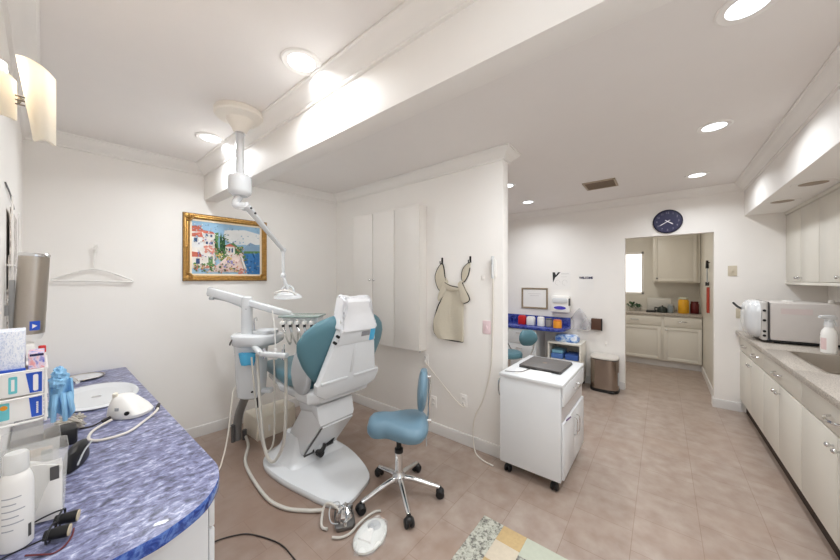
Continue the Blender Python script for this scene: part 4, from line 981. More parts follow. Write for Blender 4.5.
def plate(name, label, cat, MM, w=.075, h=.115, m=IVORY, outlets=0):
    k = thing(name, label, cat, tuple(MM @ Vector((0, -h/2, 0))))
    b = MB(MM); b.prism(rrect(w, h, .006, 3), 0, .006, .002); b.build('plate', m, k)
    if outlets:
        for y in (-.024, .024):
            b = MB(MM); b.prism(rrect(.034, .03, .012, 4, 0, y), .006, .0085, .001); q = b.build('socket', m, k)
            b = MB(MM); b.box(-.008, -.005, y-.005, y+.006, .0084, .0092); b.box(.005, .008, y-.005, y+.006, .0084, .0092); b.build('slots', DGREY, q)
    else:
        b = MB(MM); b.box(-.006, .006, -.012, .012, .006, .015, .002); b.build('toggle', m, k)
    return k
def WM(y, z): return frame((XP, y, z), (0, -1, 0), (0, 0, 1))
def FM(y, z): return frame((XF, y, z), (0, -1, 0), (0, 0, 1))
PLT = mat('almond_plate', (206, 196, 176), .45)
PINK = mat('pink_plate', (236, 212, 216), .5)
plate('wall_plate', 'pink wall plate on the partition right of the apron', 'wall plate', WM(1.188, 1.09), m=PINK)
plate('wall_outlet', 'white outlet low on the partition behind the hanging cord', 'outlet', WM(1.42, .395), m=TRIM, outlets=1)
plate('wall_outlet', 'white outlet on the partition under the wall cabinet', 'outlet', WM(1.86, .70), m=TRIM, outlets=1)
plate('wall_outlet', 'low white outlet on the partition behind the saddle stool backrest', 'outlet', WM(1.76, .30), m=TRIM, outlets=1)
plate('light_switch', 'small pale switch beside the wall handset on the partition', 'switch', WM(1.225, 1.52), .03, .045, TRIM)
t = thing('wall_handset', 'slim white handset in a cradle on the partition edge', 'handset', (XP-.03, 1.122, 1.5))
b = MB(WM(1.122, 1.6)); b.prism(rrect(.045, .16, .015, 4, 0, .0), 0, .018, .005); b.build('cradle', WPLAS, t)
b = MB(WM(1.122, 1.6)); b.tube([(0, -.085, .03), (0, -.05, .034), (0, .05, .036), (0, .10, .03)], lambda q: .013 - .004*math.sin(PI*q), 10); b.build('handset', WHITE, t)
b = MB(WM(1.122, 1.6)); b.box(-.004, .006, .03, .075, .046, .0485, .001); b.build('grey_stripe', GREYP, t)
b = MB(); x = XP-.012
b.tube([(x-.014, 1.122, 1.515), (x, 1.125, 1.4), (x, 1.13, 1.0), (x, 1.15, .72), (x, 1.22, .46), (x, 1.30, .28), (x-.01, 1.31, .12), (x-.05, 1.27, .012), (x-.12, 1.17, .008), (x-.14, 1.06, .008)], .0055, 8); b.build('cord', HOSEW, t)
t = thing('plugged_cord', 'thin white cord slanting down the partition from the upper outlet', 'cord', (XP-.012, 1.6, .35))
b = MB(); b.tube([(x+.003, 1.85, .676), (x-.01, 1.83, .66), (x, 1.72, .56), (x, 1.55, .42), (x, 1.45, .35), (x, 1.40, .345), (x+.002, 1.42, .372)], .0045, 6); b.build('cord', HOSEW, t)
b = MB(); b.box(x-.01, x+.003, 1.84, 1.862, .662, .69, .004); b.build('plug', WPLAS, t)

# ------------------------------------------------------------------ white cart and laptop
t = thing('rolling_cart', 'white laminate rolling cart with drawer and doors on black casters', 'cart', (2.59, .77, 0))
cx0, cx1, cy0, cy1, cz = 2.245, 2.935, .55, .995, .775
MB().box(cx0, cx1, cy0, cy1, .085, cz-.025, .003).build('body', LAM, t)
MB().box(cx0-.008, cx1+.008, cy0-.018, cy1+.006, cz-.024, cz, .004).build('top', LAM, t)
dr = MB().box(cx0+.02, cx1-.005, cy0-.018, cy0-.001, .615, .745, .003).build('drawer', LAM, t)
b = MB(); b.tube([(2.53, cy0-.018, .68), (2.535, cy0-.045, .68), (2.645, cy0-.045, .68), (2.65, cy0-.018, .68)], .006, 8); b.build('handle', CHROME, dr)
MB().box(cx0+.02, cx1-.005, cy0-.004, cy0-.0005, .50, .605).build('open_slot', mat('slot_shade', (196, 190, 188), .6), t, 'open slot under the drawer')
for x0, x1, hx in ((cx0+.02, 2.59, 2.555), (2.594, cx1-.005, 2.63)):
    dr = MB().box(x0, x1, cy0-.018, cy0-.001, .10, .495, .003).build('door', LAM, t)
    b = MB(); b.tube([(hx, cy0-.018, .31), (hx, cy0-.042, .325), (hx, cy0-.042, .425), (hx, cy0-.018, .44)], .005, 8); b.build('handle', CHROME, dr)
b = MB(); b.tube([(2.30, cy1, .58), (2.295, cy1+.03, .59), (2.295, cy1+.03, .70), (2.30, cy1, .71)], .006, 8); b.build('side_handle', CHROME, t)
for x, y in ((cx0+.05, cy0+.05), (cx0+.05, cy1-.05), (cx1-.05, cy0+.05), (cx1-.05, cy1-.05)):
    b = MB()
    for s_ in (-1, 1): b.cyl((x-.01, y+s_*.005, .028), (x-.01, y+s_*.024, .028), .028, n=20, bev=.006)
    b.cyl((x, y, .03), (x, y, .087), .010, n=12); b.ell((x-.005, y, .05), (.025, .022, .02), 12); b.build('caster', BLACK, t)
t = thing('pen', 'dark pen sticking out of the open slot of the white cart', 'pen', (2.40, .53, .515))
b = MB(); b.tube([(2.30, .525, .512), (2.36, .512, .520)], .005, 8); b.build('barrel', mat('purple_plastic', (84, 50, 100), .4), t)
t = thing('laptop', 'closed dark grey laptop on top of the white cart', 'laptop', (2.66, .78, cz))
M = frame((2.655, .765, cz), (.995, -.02, 0), (.02, .995, 0))
b = MB(M); b.prism(rrect(.36, .33, .012, 4), .001, .012, .003); b.build('base', DGREY, t)
b = MB(M); b.prism(rrect(.36, .325, .014, 4, 0, .002), .0125, .024, .004); b.build('lid', mat('laptop_lid', (92, 88, 86), .45), t)
b = MB(M); b.lathe([(.001, .0245), (.02, .0245), (.018, .0235), (.001, .0235)], (0, .01, 0), 20); b.build('emblem', mat('lid_emblem', (128, 112, 92), .35, .6), t)
b = MB(M); b.box(-.185, -.178, -.15, -.03, .004, .010); b.box(-.185, -.178, .02, .1, .004, .010); b.build('ports', BLACK, t)
t = thing('paper_sheets', 'loose white sheets beside the laptop on the cart', 'paper', (2.38, .85, cz))
M = frame((2.40, .80, cz), (.97, .25, 0), (-.25, .97, 0)); b = MB(M); b.box(-.09, .055, -.14, .12, .0005, .003); b.build('sheets', PAPER, t)
t = thing('cart_cable', 'thin dark cable lying on the cart edge next to the laptop', 'cable', (2.35, .9, cz))
b = MB(); b.tube([(2.29, .975, cz+.004), (2.31, .9, cz+.007), (2.35, .86, cz+.007), (2.44, .84, cz+.007), (2.475, .83, cz+.007)], .003, 6); b.build('cable', DGREY, t)

# ------------------------------------------------------------------ rug
RM = [ramp_mat('rug_grey_pattern', [(.4, (108, 106, 100)), (.5, (172, 172, 160)), (.62, (196, 196, 184))], 48, rough=.95), mat('rug_tan', (190, 164, 120), .95, var=.15, vscale=60), mat('rug_cream', (204, 192, 172), .95, var=.1, vscale=60), mat('rug_green', (184, 188, 172), .95, var=.08, vscale=40)]
b = MB(frame((1.75, .88, 0), (-1, 0, 0), (0, -1, 0)))
def patch(x0, x1, y0, y1, k):   # x from far edge toward camera, y from left edge to the right
    b.box(x0, x1, y0, y1, .0005, .009, .0015, k=k)
patch(0, .6, 0, .13, 0); patch(0, .12, .13, .27, 1); patch(.12, .26, .13, .27, 2); patch(.26, .40, .13, .27, 1); patch(.40, .6, .13, .27, 2)
patch(0, .14, .27, .56, 3); patch(.14, .24, .27, .40, 0); patch(.24, .6, .27, .40, 3); patch(.14, .34, .40, .56, 1); patch(.34, .6, .40, .56, 0)
b.M = b.M
b2 = b
b2.v = [Vector((v.x, v.y, abs(v.z))) for v in b2.v]
b2.build('patchwork_rug', RM, None, 'patchwork rug in grey pattern, tan and pale green at the bottom edge', 'rug')

# ------------------------------------------------------------------ back area: blue desk, stool, shelf, wall items
t = thing('wall_desk', 'narrow deep blue laminate wall desk with white drawers behind the partition', 'desk', (4.72, 1.7, 0))
poly = [(XF-.002, 2.6), (4.50, 2.6), (4.50, 1.3)] + [tuple(p.xy) for p in spline([(4.50, 1.25, 0), (4.52, 1.15, 0), (4.60, 1.09, 0), (4.72, 1.075, 0)], 4)] + [(XF-.002, 1.075)]
b = MB(); b.prism(poly, .765, .805, .004); b.build('desktop', DESKB, t)
b = MB(); b.box(XF-.022, XF-.002, 1.075, 2.6, .805, .93, .004); b.build('backsplash', DESKB, t)
MB().box(4.54, XF-.004, 1.45, 2.6, .06, .765, .003).build('drawer_unit', LAM, t)
for y0, y1 in ((1.455, 1.93), (1.936, 2.4)):
    for z0, z1 in ((.07, .30), (.306, .53), (.536, .76)):
        dr = MB().box(4.521, 4.539, y0, y1, z0, z1, .003).build('drawer', LAM, t)
        b = MB(); b.tube([(4.521, (y0+y1)/2-.04, z1-.06), (4.50, (y0+y1)/2-.035, z1-.06), (4.50, (y0+y1)/2+.035, z1-.06), (4.521, (y0+y1)/2+.04, z1-.06)], .005, 6); b.build('handle', CHROME, dr)
def can(name, label, cat, x, y, r, h, m, cap=None, group='containers on the blue desk', sq=False):
    k = thing(name, label, cat, (x, y, .806), group)
    b = MB()
    if sq: b.box(x-r*.7, x+r*.7, y-r, y+r, .806, .806+h, .008)
    else: b.lathe([(r*.92, 0), (r, .004), (r, h-.01), (r*.93, h), (.001, h)][::1], (x, y, .806), 24)
    b.build('body', m, k)
    if cap:
        b = MB()
        if sq: b.box(x-r*.55, x+r*.55, y-r*.8, y+r*.8, .806+h, .806+h+.015, .004)
        else: b.lathe([(r*.8, h-.002), (r*.95, h), (r*.95, h+.012), (r*.8, h+.018), (.001, h+.018)], (x, y, .806), 24)
        b.build('lid', cap, k)
    return k
can('wipe_canister', 'red square container, leftmost on the blue desk', 'container', 4.72, 1.72, .055, .125, RED, RED, sq=True)
can('white_canister', 'white square container next to the red one on the blue desk', 'container', 4.72, 1.585, .058, .115, WPLAS, WPLAS, sq=True)
can('white_jar', 'white round jar in the middle of the blue desk', 'container', 4.70, 1.43, .052, .12, WPLAS, WPLAS)
can('glass_jar', 'grey glass jar with dark lid left of the amber jar', 'container', 4.74, 1.325, .05, .10, mat('grey_glass', (176, 170, 166), .15, trans=.4), DGREY)
can('amber_jar', 'amber yellow jar at the right on the blue desk', 'container', 4.66, 1.185, .058, .10, ORANGE, mat('amber_lid', (206, 112, 40), .4))
# cable from desk edge
t = thing('desk_cable', 'black cable drooping from the end of the blue desk to the teal stool', 'cable', (4.3, 1.75, .55))
b = MB(); b.tube([(4.497, 1.95, .80), (4.47, 1.92, .80), (4.45, 1.90, .70), (4.40, 1.84, .58), (4.32, 1.72, .46), (4.36, 1.58, .36), (4.46, 1.52, .33), (4.515, 1.5, .33)], .007, 8); b.build('cable', DARKC, t)
# second stool
t = thing('operator_stool', 'teal upholstered stool in front of the blue desk behind the cart', 'stool', (4.12, 1.62, 0))
b = MB(); b.lathe([(.001, .42), (.15, .42), (.175, .435), (.18, .465), (.165, .495), (.10, .505), (.001, .5)], (4.10, 1.68, 0), 28); b.build('seat', TEAL, t)
b = MB(); b.cyl((4.10, 1.68, .12), (4.10, 1.68, .42), .022, n=16); b.build('column', CHROME, t)
for i in range(5):
    a = 2*PI*i/5 + .3; e_ = Vector((math.cos(a), math.sin(a), 0)); q = Vector((4.10, 1.68, 0))
    b = MB(); b.tube([q + e_*.0 + Vector((0, 0, .12)), q + e_*.15 + Vector((0, 0, .10)), q + e_*.25 + Vector((0, 0, .062))], .014, 8); lg = b.build('leg', CHROME, t)
    s_ = Vector((-e_.y, e_.x, 0)); b = MB(); b.cyl(q + e_*.255 - s_*.02 + Vector((0, 0, .025)), q + e_*.255 + s_*.02 + Vector((0, 0, .025)), .025, n=16, bev=.005); b.cyl(q + e_*.255 + Vector((0, 0, .03)), q + e_*.255 + Vector((0, 0, .062)), .008, n=8); b.build('caster', BLACK, t)
MK = frame((4.17, 1.45, .60), (.72, -.69, 0), (0, 0, 1))
b = MB(MK); rings = []
for i in range(13):
    v = i/12; w = .135*math.sin(PI*(.08+.84*v))**.5
    rings.append([(w*math.cos(a), .0 + .21*v, .032*math.sin(a) + .03*math.sin(PI*v)) for a in [2*PI*j/20 for j in range(20)]])
b.loft(rings); b.build('backrest', TEAL, t)
b = MB(); b.tube([(4.235, 1.39, .68), (4.235, 1.395, .55), (4.20, 1.46, .42), (4.14, 1.6, .41)], .012, 8); b.cyl((4.20, 1.415, .69), (4.245, 1.37, .69), .018, n=12); b.build('back_bar', CHROME, t)
# rolling shelf
t = thing('shelf_cart', 'low cream open shelf cart between the blue desk and the steel bin', 'shelf cart', (4.74, 1.07, 0))
sx0, sx1, sy0, sy1, sh = 4.545, 4.945, .86, 1.29, .62
MB().box(sx0, sx1, sy0, sy1, sh-.025, sh, .003).build('top', CREAM, t)
for y in (sy0, sy1-.02): MB().box(sx0, sx1, y, y+.02, .07, sh-.026, .003).build('side_panel', CREAM, t)
MB().box(sx1-.012, sx1, sy0+.021, sy1-.021, .07, sh-.026).build('back_panel', CREAM, t)
MB().box(sx0+.005, sx1-.013, sy0+.021, sy1-.021, .07, .09).build('shelf', CREAM, t)
MB().box(sx0+.005, sx1-.013, sy0+.021, sy1-.021, .36, .38).build('shelf', CREAM, t)
for x in (sx0+.04, sx1-.04):
    for y in (sy0+.03, sy1-.03):
        b = MB(); b.cyl((x, y-.012, .025), (x, y+.012, .025), .025, n=14, bev=.004); b.cyl((x, y, .03), (x, y, .07), .008, n=8); b.build('caster', BLACK, t)
t = thing('wipes_pack', 'crumpled blue and white pack lying on top of the cream shelf cart', 'pack', (4.72, 1.05, sh))
b = MB(); rings = []; rnd = random.Random(5)
for z, k in ((.001, .9), (.02, 1.0), (.06, .98), (.09, .85), (.1, .5)):
    rings.append([(4.70 + p[0]*k*(1+rnd.uniform(-.05, .05)), 1.06 + p[1]*k*(1+rnd.uniform(-.05, .05)), sh + z*(1+rnd.uniform(-.1, .1)) + .0005) for p in rrect(.17, .30, .03, 5)])
b.loft(rings); b.build('pack', ramp_mat('blue_white_film', [(.42, (60, 110, 196)), (.5, (150, 184, 226)), (.62, (228, 232, 240))], 16, rough=.3), t)
t = thing('glove_pack', 'blue pack on the cart shelf, the one on the left with aqua top', 'pack', (4.7, 1.17, .381), 'blue packs on the shelf')
b = MB(); b.box(4.58, 4.86, 1.095, 1.255, .381, .45, .012); b.build('pack', mat('pack_blue', (84, 124, 190), .4, var=.2, vscale=30), t)
b = MB(); b.box(4.60, 4.84, 1.10, 1.25, .451, .50, .012); b.build('upper_pack', mat('pack_aqua', (124, 176, 200), .4, var=.2, vscale=30), t, 'aqua pack on top')
t = thing('glove_pack', 'royal blue pack on the cart shelf, the one on the right', 'pack', (4.7, .98, .381), 'blue packs on the shelf')
b = MB(); b.box(4.58, 4.84, .90, 1.07, .381, .46, .014); b.build('pack', mat('pack_royal', (62, 98, 172), .4, var=.15, vscale=30), t)

# steel step bin
t = thing('step_bin', 'brushed steel step bin with white lid beside the doorway', 'bin', (4.80, .62, 0))
def half(k, z, x=4.82, y=.615): return [(x + .155*k*math.copysign(abs(math.cos(a))**(.6), math.cos(a))*(1 if math.cos(a) < 0 else .8), y + .165*k*math.copysign(abs(math.sin(a))**.6, math.sin(a)), z) for a in [2*PI*i/40 for i in range(40)]]
b = MB(); b.loft([half(1.0, .035), half(1.0, .43)]); b.build('body', mat('bin_steel', (166, 154, 144), .24, 1.), t)
b = MB(); b.loft([half(1.02, .0), half(1.03, .01), half(1.02, .04)]); b.build('base_ring', BLACK, t)
b = MB(); b.loft([half(1.01, .43), half(1.02, .437)]); b.build('rim', BLACK, t)
b = MB(); b.loft([half(1.01, .438), half(1.01, .455), half(.9, .468), half(.5, .472)]); b.build('lid', mat('bin_lid', (206, 200, 192), .3), t)
b = MB(); b.box(4.64, 4.69, .49, .56, .008, .028, .006); b.build('pedal', BLACK, t)
b = MB(); b.box(4.74, 4.79, .445, .462, .10, .27, .005); b.build('side_grip', GREYP, t)

# wall-hung items on the far wall
t = thing('framed_certificate', 'framed white certificate hanging above the blue desk', 'frame', (XF, 1.61, 1.03))
M = FM(1.612, 1.205); w, h = .415/2, .335/2
b = MB(M); b.loft([[(cx*(w-d), cy*(h-d), z) for cx, cy in ((-1, -1), (1, -1), (1, 1), (-1, 1))] for d, z in ((0, .001), (0, .016), (.008, .02), (.026, .012), (.026, .001))], caps=False); b.build('frame', mat('frame_brown', (148, 132, 110), .45, .2, var=.15, vscale=60), t)
b = MB(M); b.box(-w+.02, w-.02, -h+.02, h-.02, .002, .006); b.build('sheet', PAPER, t)
b = MB(M); 
for i, ww in enumerate((.10, .07)): b.box(-ww, ww, .07-.03*i, .076-.03*i, .006, .0065)
b.build('print_lines', mat('faint_print', (206, 202, 200), .6), t)
t = thing('printed_sheet', 'white sheet with a black corner graphic on the far wall above the towel dispenser', 'paper', (XF, 1.21, 1.36))
M = FM(1.21, 1.49); b = MB(M); b.box(-.13, .13, -.135, .135, -.0015, .002); b.build('sheet', PAPER, t)
b = MB(M); b.prism([(-.125, .13), (-.01, .13), (-.06, .07), (-.085, .05), (-.118, -.03)], .002, .0028); b.prism([(-.09, .13), (-.045, .13), (-.075, .085)], .0028, .0034, k=1); b.build('corner_graphic', [mat('print_black', (40, 40, 44), .6), PAPER], t)
b = MB(M); b.box(.0, .11, .10, .108, .002, .0026); b.box(.0, .08, .055, .06, .002, .0026)
for x in (-.05, .05):
    b.tube([(x + .035*math.cos(a), -.03 + .04*math.sin(a), .0025) for a in [2*PI*i/14 for i in range(12)]], .002, 5, smooth=0)
b.build('print_lines', mat('faint_print2', (204, 202, 200), .6), t)
t = thing('towel_dispenser', 'white paper towel dispenser with a violet oval badge on the far wall', 'dispenser', (XF, 1.205, 1.0))
M = FM(1.205, 1.135); b = MB(M); b.prism(rrect(.27, .25, .03, 5), 0, .10, .015); b.build('housing', WPLAS, t)
b = MB(M); b.prism(rrect(.22, .075, .03, 5, 0, .055), .1, .112, .006); b.build('cover', WHITE, t)
b = MB(M); b.lathe([(.001, .1035), (1, .1035), (1, .1), (.001, .1)], (0, -.055, 0), 28, sx=.085, sy=.026); q = b.build('badge', mat('violet_badge', (74, 68, 186), .4), t, 'violet oval badge')
b = MB(M); b.box(.118, .1365, -.02, .09, .05, .101, .003); b.build('side_slot', DGREY, t)
t = thing('welcome_card', 'white notice with one dark blue word on the far wall left of the doorway', 'notice', (XF, .88, 1.35))
M = FM(.872, 1.475); b = MB(M); b.box(-.10, .10, -.125, .115, -.0015, .002); b.build('sheet', PAPER, t)
text('word', 'WELCOME', .042, M @ Matrix.Translation((0, .055, .0022)), NAVY, t, sx=.86, off=.0028)
t = thing('wall_box', 'small dark brown box mounted on the far wall between shelf cart and doorway', 'box', (XF, .725, .79))
b = MB(); b.box(XF-.07, XF, .665, .795, .79, .95, .004); b.build('box', mat('dark_brown', (86, 58, 44), .5), t)
b = MB(); b.box(XF-.072, XF-.068, .655, .672, .785, .955); b.build('edge', BLACK, t)
CL = mat('crinkled_film', (226, 224, 226), .1, trans=.5, alpha=.75, bump=.6, bscale=20)
t = thing('plastic_sleeves', 'crinkled clear plastic sleeves hanging on the far wall beside the brown box', 'plastic sleeves', (XF, .92, .78))
def fn(u, v): return (XF-.02-.045*(1-v)*(1+.5*math.sin(9*u+4*v)) - .01, 1.04 - .22*u - .03*math.sin(4*v), .78 + .30*v*(1 - .5*abs(2*u-1)**1.5))
b = MB(); b.sheet(fn, 14, 12, .004); b.build('sleeve', CL, t)
b = MB(); b.cyl((XF+.002, .93, 1.02), (XF-.05, .93, 1.02), .006, n=8); b.build('peg', GREYP, t)
b = MB(); b.cyl((XF, 1.055, .93), (XF-.012, 1.055, .93), .016, n=14); b.build('black_pad', BLACK, t)
b = MB(); b.tube([(XF-.012, .99, .80), (XF-.02, .93, .84), (XF-.09, .86, .80), (XF-.10, .82, .86)], .006, 6); b.tube([(XF-.09, .93, .80), (XF-.1, .9, .88), (XF-.09, .87, .93)], .006, 6); b.build('tubing', GREYP, t)
t = thing('wall_clock', 'round navy wall clock with white hands above the doorway', 'clock', (XF, -.055, 2.1))
M = FM(-.052, 2.243)
b = MB(M); b.lathe([(.001, .0), (.147, 0), (.15, .01), (.148, .022), (.14, .024), (.136, .016), (.001, .016)], (0, 0, 0), 44); b.build('case', mat('clock_navy', (30, 30, 58), .35), t)
b = MB(M); b.lathe([(.001, .0175), (.134, .0175), (.134, .0165), (.001, .0165)], (0, 0, 0), 40); b.build('dial', mat('dial_navy', (44, 44, 78), .3), t)
for i in range(1, 13):
    a = PI/2 - 2*PI*i/12
    text('numeral', str(i), .034, M @ Matrix.Translation((.108*math.cos(a), .108*math.sin(a), .0178)), mat('numeral_grey', (136, 134, 152), .5), t)
def hand(a, L, w, nm, m):
    b = MB(M @ Matrix.Rotation(a, 4, 'Z')); b.prism([(-.03, -w*.6), (L*.8, -w), (L, 0), (L*.8, w), (-.03, w*.6)], .019, .0205); b.build(nm, m, t)
HW = mat('hand_white', (236, 234, 240), .4)
hand(PI + .56, .098, .005, 'minute_hand', HW); hand(-.62, .070, .006, 'hour_hand', HW)
b = MB(M); b.cyl((0, 0, .018), (0, 0, .0225), .008, n=14); b.build('hub', HW, t)
plate('light_switch', 'ivory light switch on the far wall right of the doorway', 'switch', FM(-.63, 1.605), .075, .12, PLT)
plate('wall_outlet', 'ivory outlet on the far wall behind the autoclave lever', 'outlet', FM(-.70, 1.12), .085, .115, PLT, outlets=1)
plate('light_switch', 'tiny pale switch low on the far wall above the steel bin', 'switch', FM(.62, .60), .03, .07, TRIM)

# ------------------------------------------------------------------ kitchenette seen through the doorway
def shaker(b_or, x, y0, y1, z0, z1, parent, nm, m=CREAM):
    b = MB(); b.box(x-.018, x-.001, y0, y1, z0, z1, .003)
    o = b.build(nm, m, parent)
    fr = MB(); w = .05
    if z1 - z0 > .2:
        for q in ((y0, y0+w, z0, z1), (y1-w, y1, z0, z1), (y0+w, y1-w, z0, z0+w), (y0+w, y1-w, z1-w, z1)): fr.box(x-.026, x-.0181, q[0], q[1], q[2], q[3], .003)
        fr.build('door_frame', m, o)
    return o
kf = 6.68
t = thing('kitchen_base_cabinet', 'cream base cabinet with two doors and drawers in the kitchenette beyond the doorway', 'cabinet', (6.95, .4, 0))
MB().box(kf, KX-.004, -.505, 1.9, .11, .885, .003).build('body', CREAM, t)
MB().box(kf+.06, KX-.004, -.505, 1.9, 0, .11).build('toe_kick', BASEB, t)
for y0, y1 in ((-.50, -.022), (.018, .76), (.78, 1.4)):
    dr = shaker(None, kf, y0, y1, .13, .69, t, 'door')
    b = MB(); b.ell((kf-.036, y1-.03, .65), (.014, .014, .014), 12); b.cyl((kf-.03, y1-.03, .65), (kf-.018, y1-.03, .65), .006, n=8); b.build('knob', DGREY if y0 > 0 else CHROME, dr)
    dr = shaker(None, kf, y0, y1, .71, .87, t, 'drawer')
    ym = (y0+y1)/2; b = MB(); b.tube([(kf-.018, ym-.05, .80), (kf-.045, ym-.045, .80), (kf-.045, ym+.045, .80), (kf-.018, ym+.05, .80)], .007, 8); b.build('handle', CHROME if y0 < 0 else GREYP, dr)
b = MB(); b.box(kf-.03, KX-.004, -.506, 1.9, .886, .925, .004); b.build('kitchen_countertop', STONE, None, 'dark edged stone counter of the kitchenette beyond the doorway', 'countertop')
t = thing('kitchen_upper_cabinet', 'cream upper cabinet on the kitchenette wall beyond the doorway', 'cabinet', (7.12, -.2, 1.45))
MB().box(6.97, KX-.002, -.505, .135, 1.45, 2.30, .003).build('body', CREAM, t)
dr = shaker(None, 6.97, -.46, .115, 1.475, 2.28, t, 'door')
b = MB(); b.ell((6.935, .075, 1.53), (.014, .014, .014), 12); b.cyl((6.94, .075, 1.53), (6.952, .075, 1.53), .006, n=8); b.build('knob', DGREY, dr)
# things on the kitchenette counter
t = thing('dish_box', 'pale low appliance box at the back of the kitchenette counter', 'box', (7.1, .07, .925))
b = MB(); b.box(7.0, 7.2, -.12, .22, .945, 1.17, .012); b.build('box', mat('grey_white', (206, 204, 198), .4), t)
b = MB(); b.box(6.99, 7.19, -.10, .22, .925, .946); b.build('foot', BLACK, t)
GR = mat('leaf_green', (44, 84, 46), .5, var=.4, vscale=30)
def plant(y, x, label, seed, n=26, s_=.1):
    k = thing('potted_plant', label, 'plant', (x, y, .925), 'plants on the kitchenette counter')
    b = MB(); b.lathe([(.035, 0), (.05, .05), (.053, .06), (.045, .06), (.001, .055)], (x, y, .925), 18); b.build('pot', mat('pot_pale', (190, 186, 176), .6), k)
    rnd = random.Random(seed); b = MB()
    for i in range(n):
        a = rnd.uniform(0, 2*PI); el = rnd.uniform(.1, 1.3); L = s_*rnd.uniform(.7, 1.25)
        d_ = Vector((math.cos(a)*math.cos(el), math.sin(a)*math.cos(el), math.sin(el))); o_ = Vector((x, y, .975)); u_ = d_.cross(Vector((0, 0, 1))).normalized()
        q = o_ + d_*L
        b.tube([o_, o_ + d_*L*.6], .0015, 4, smooth=0)
        b.add([o_ + d_*L*.45, o_ + d_*L*.8 + u_*.022, q + Vector((0, 0, -.012)), o_ + d_*L*.8 - u_*.022, o_ + d_*L*.8 + Vector((0, 0, .006))], [[0, 1, 4], [1, 2, 4], [2, 3, 4], [3, 0, 4]])
    b.build('foliage', GR, k)
plant(.44, 6.9, 'leafy green plant on the kitchenette counter at the left door jamb', 1, s_=.13)
plant(.36, 7.08, 'leafy green plant on the kitchenette counter under the window edge', 2, s_=.085)
t = thing('dark_kettle', 'dark low kettle on the kitchenette counter before the pale box', 'kettle', (6.88, -.02, .925))
b = MB(); b.lathe([(.065, 0), (.075, .01), (.07, .07), (.045, .10), (.001, .108)], (6.88, .0, .925), 24); b.ell((6.88, 0, 1.04), (.012, .012, .012), 10); b.tube([(6.88, .06, 1.0), (6.88, .10, 1.01), (6.88, .10, .96), (6.88, .07, .94)], .008, 8); b.build('body', mat('dark_green_metal', (38, 46, 42), .4), t)
t = thing('dark_tray', 'flat black tray on the kitchenette counter beside the kettle', 'tray', (6.86, .16, .925))
b = MB(); b.prism(rrect(.18, .14, .02, 4, 6.86, .16), .9255, .95, .006); b.build('tray', BLACK, t)
def jar(nm, label, y, x, r, h, m, lid, grp):
    k = thing(nm, label, 'jar', (x, y, .925), grp)
    b = MB(); b.lathe([(r*.9, 0), (r, .01), (r, h*.78), (r*.8, h*.86), (r*.8, h*.88), (.001, h*.88)], (x, y, .925), 24); b.build('body', m, k)
    b = MB(); b.lathe([(r*.84, h*.88), (r*.86, h*.89), (r*.86, h*.99), (r*.8, h), (.001, h)], (x, y, .925), 24); b.build('lid', lid, k)
jar('storage_jar', 'yellow filled jar with pale lid on the kitchenette counter', -.285, 6.9, .074, .275, YEL, mat('pale_lid', (206, 210, 190), .4), 'jars on the kitchenette counter')
jar('storage_jar', 'dark red jar at the right end of the kitchenette counter', -.43, 6.95, .06, .21, DRED, DRED, 'jars on the kitchenette counter')
jar('storage_jar', 'small grey glass jar left of the yellow jar in the kitchenette', -.115, 6.86, .045, .15, mat('blue_grey_glass', (150, 160, 164), .2, trans=.3), GREYP, 'jars on the kitchenette counter')
t = thing('wall_tool', 'black and steel hanging tool on the passage wall inside the doorway', 'tool', (5.75, -.50, 1.42))
b = MB(); b.cyl((5.75, -.51, 1.74), (5.75, -.475, 1.74), .008, n=8); b.cyl((5.75, -.485, 1.66), (5.75, -.485, 1.77), .018, .014, 12); b.build('grip', BLACK, t)
b = MB(); b.box(5.73, 5.77, -.492, -.478, 1.46, 1.66, .004); b.build('blade', GREYP, t)
b = MB(); b.cyl((5.75, -.485, 1.42), (5.75, -.485, 1.47), .02, n=12); b.build('tip', BLACK, t)
t = thing('red_strip', 'narrow red object hanging on the passage wall below the black tool', 'hanging object', (5.78, -.50, 1.04))
b = MB(); b.prism(rrect(.06, .36, .02, 4), 0, .03, .006, M=frame((5.78, -.5105, 1.22), (1, 0, 0), (0, 0, 1)) @ Matrix.Rotation(PI, 4, 'Y')); b.build('strip', mat('brick_red', (170, 62, 44), .5), t)

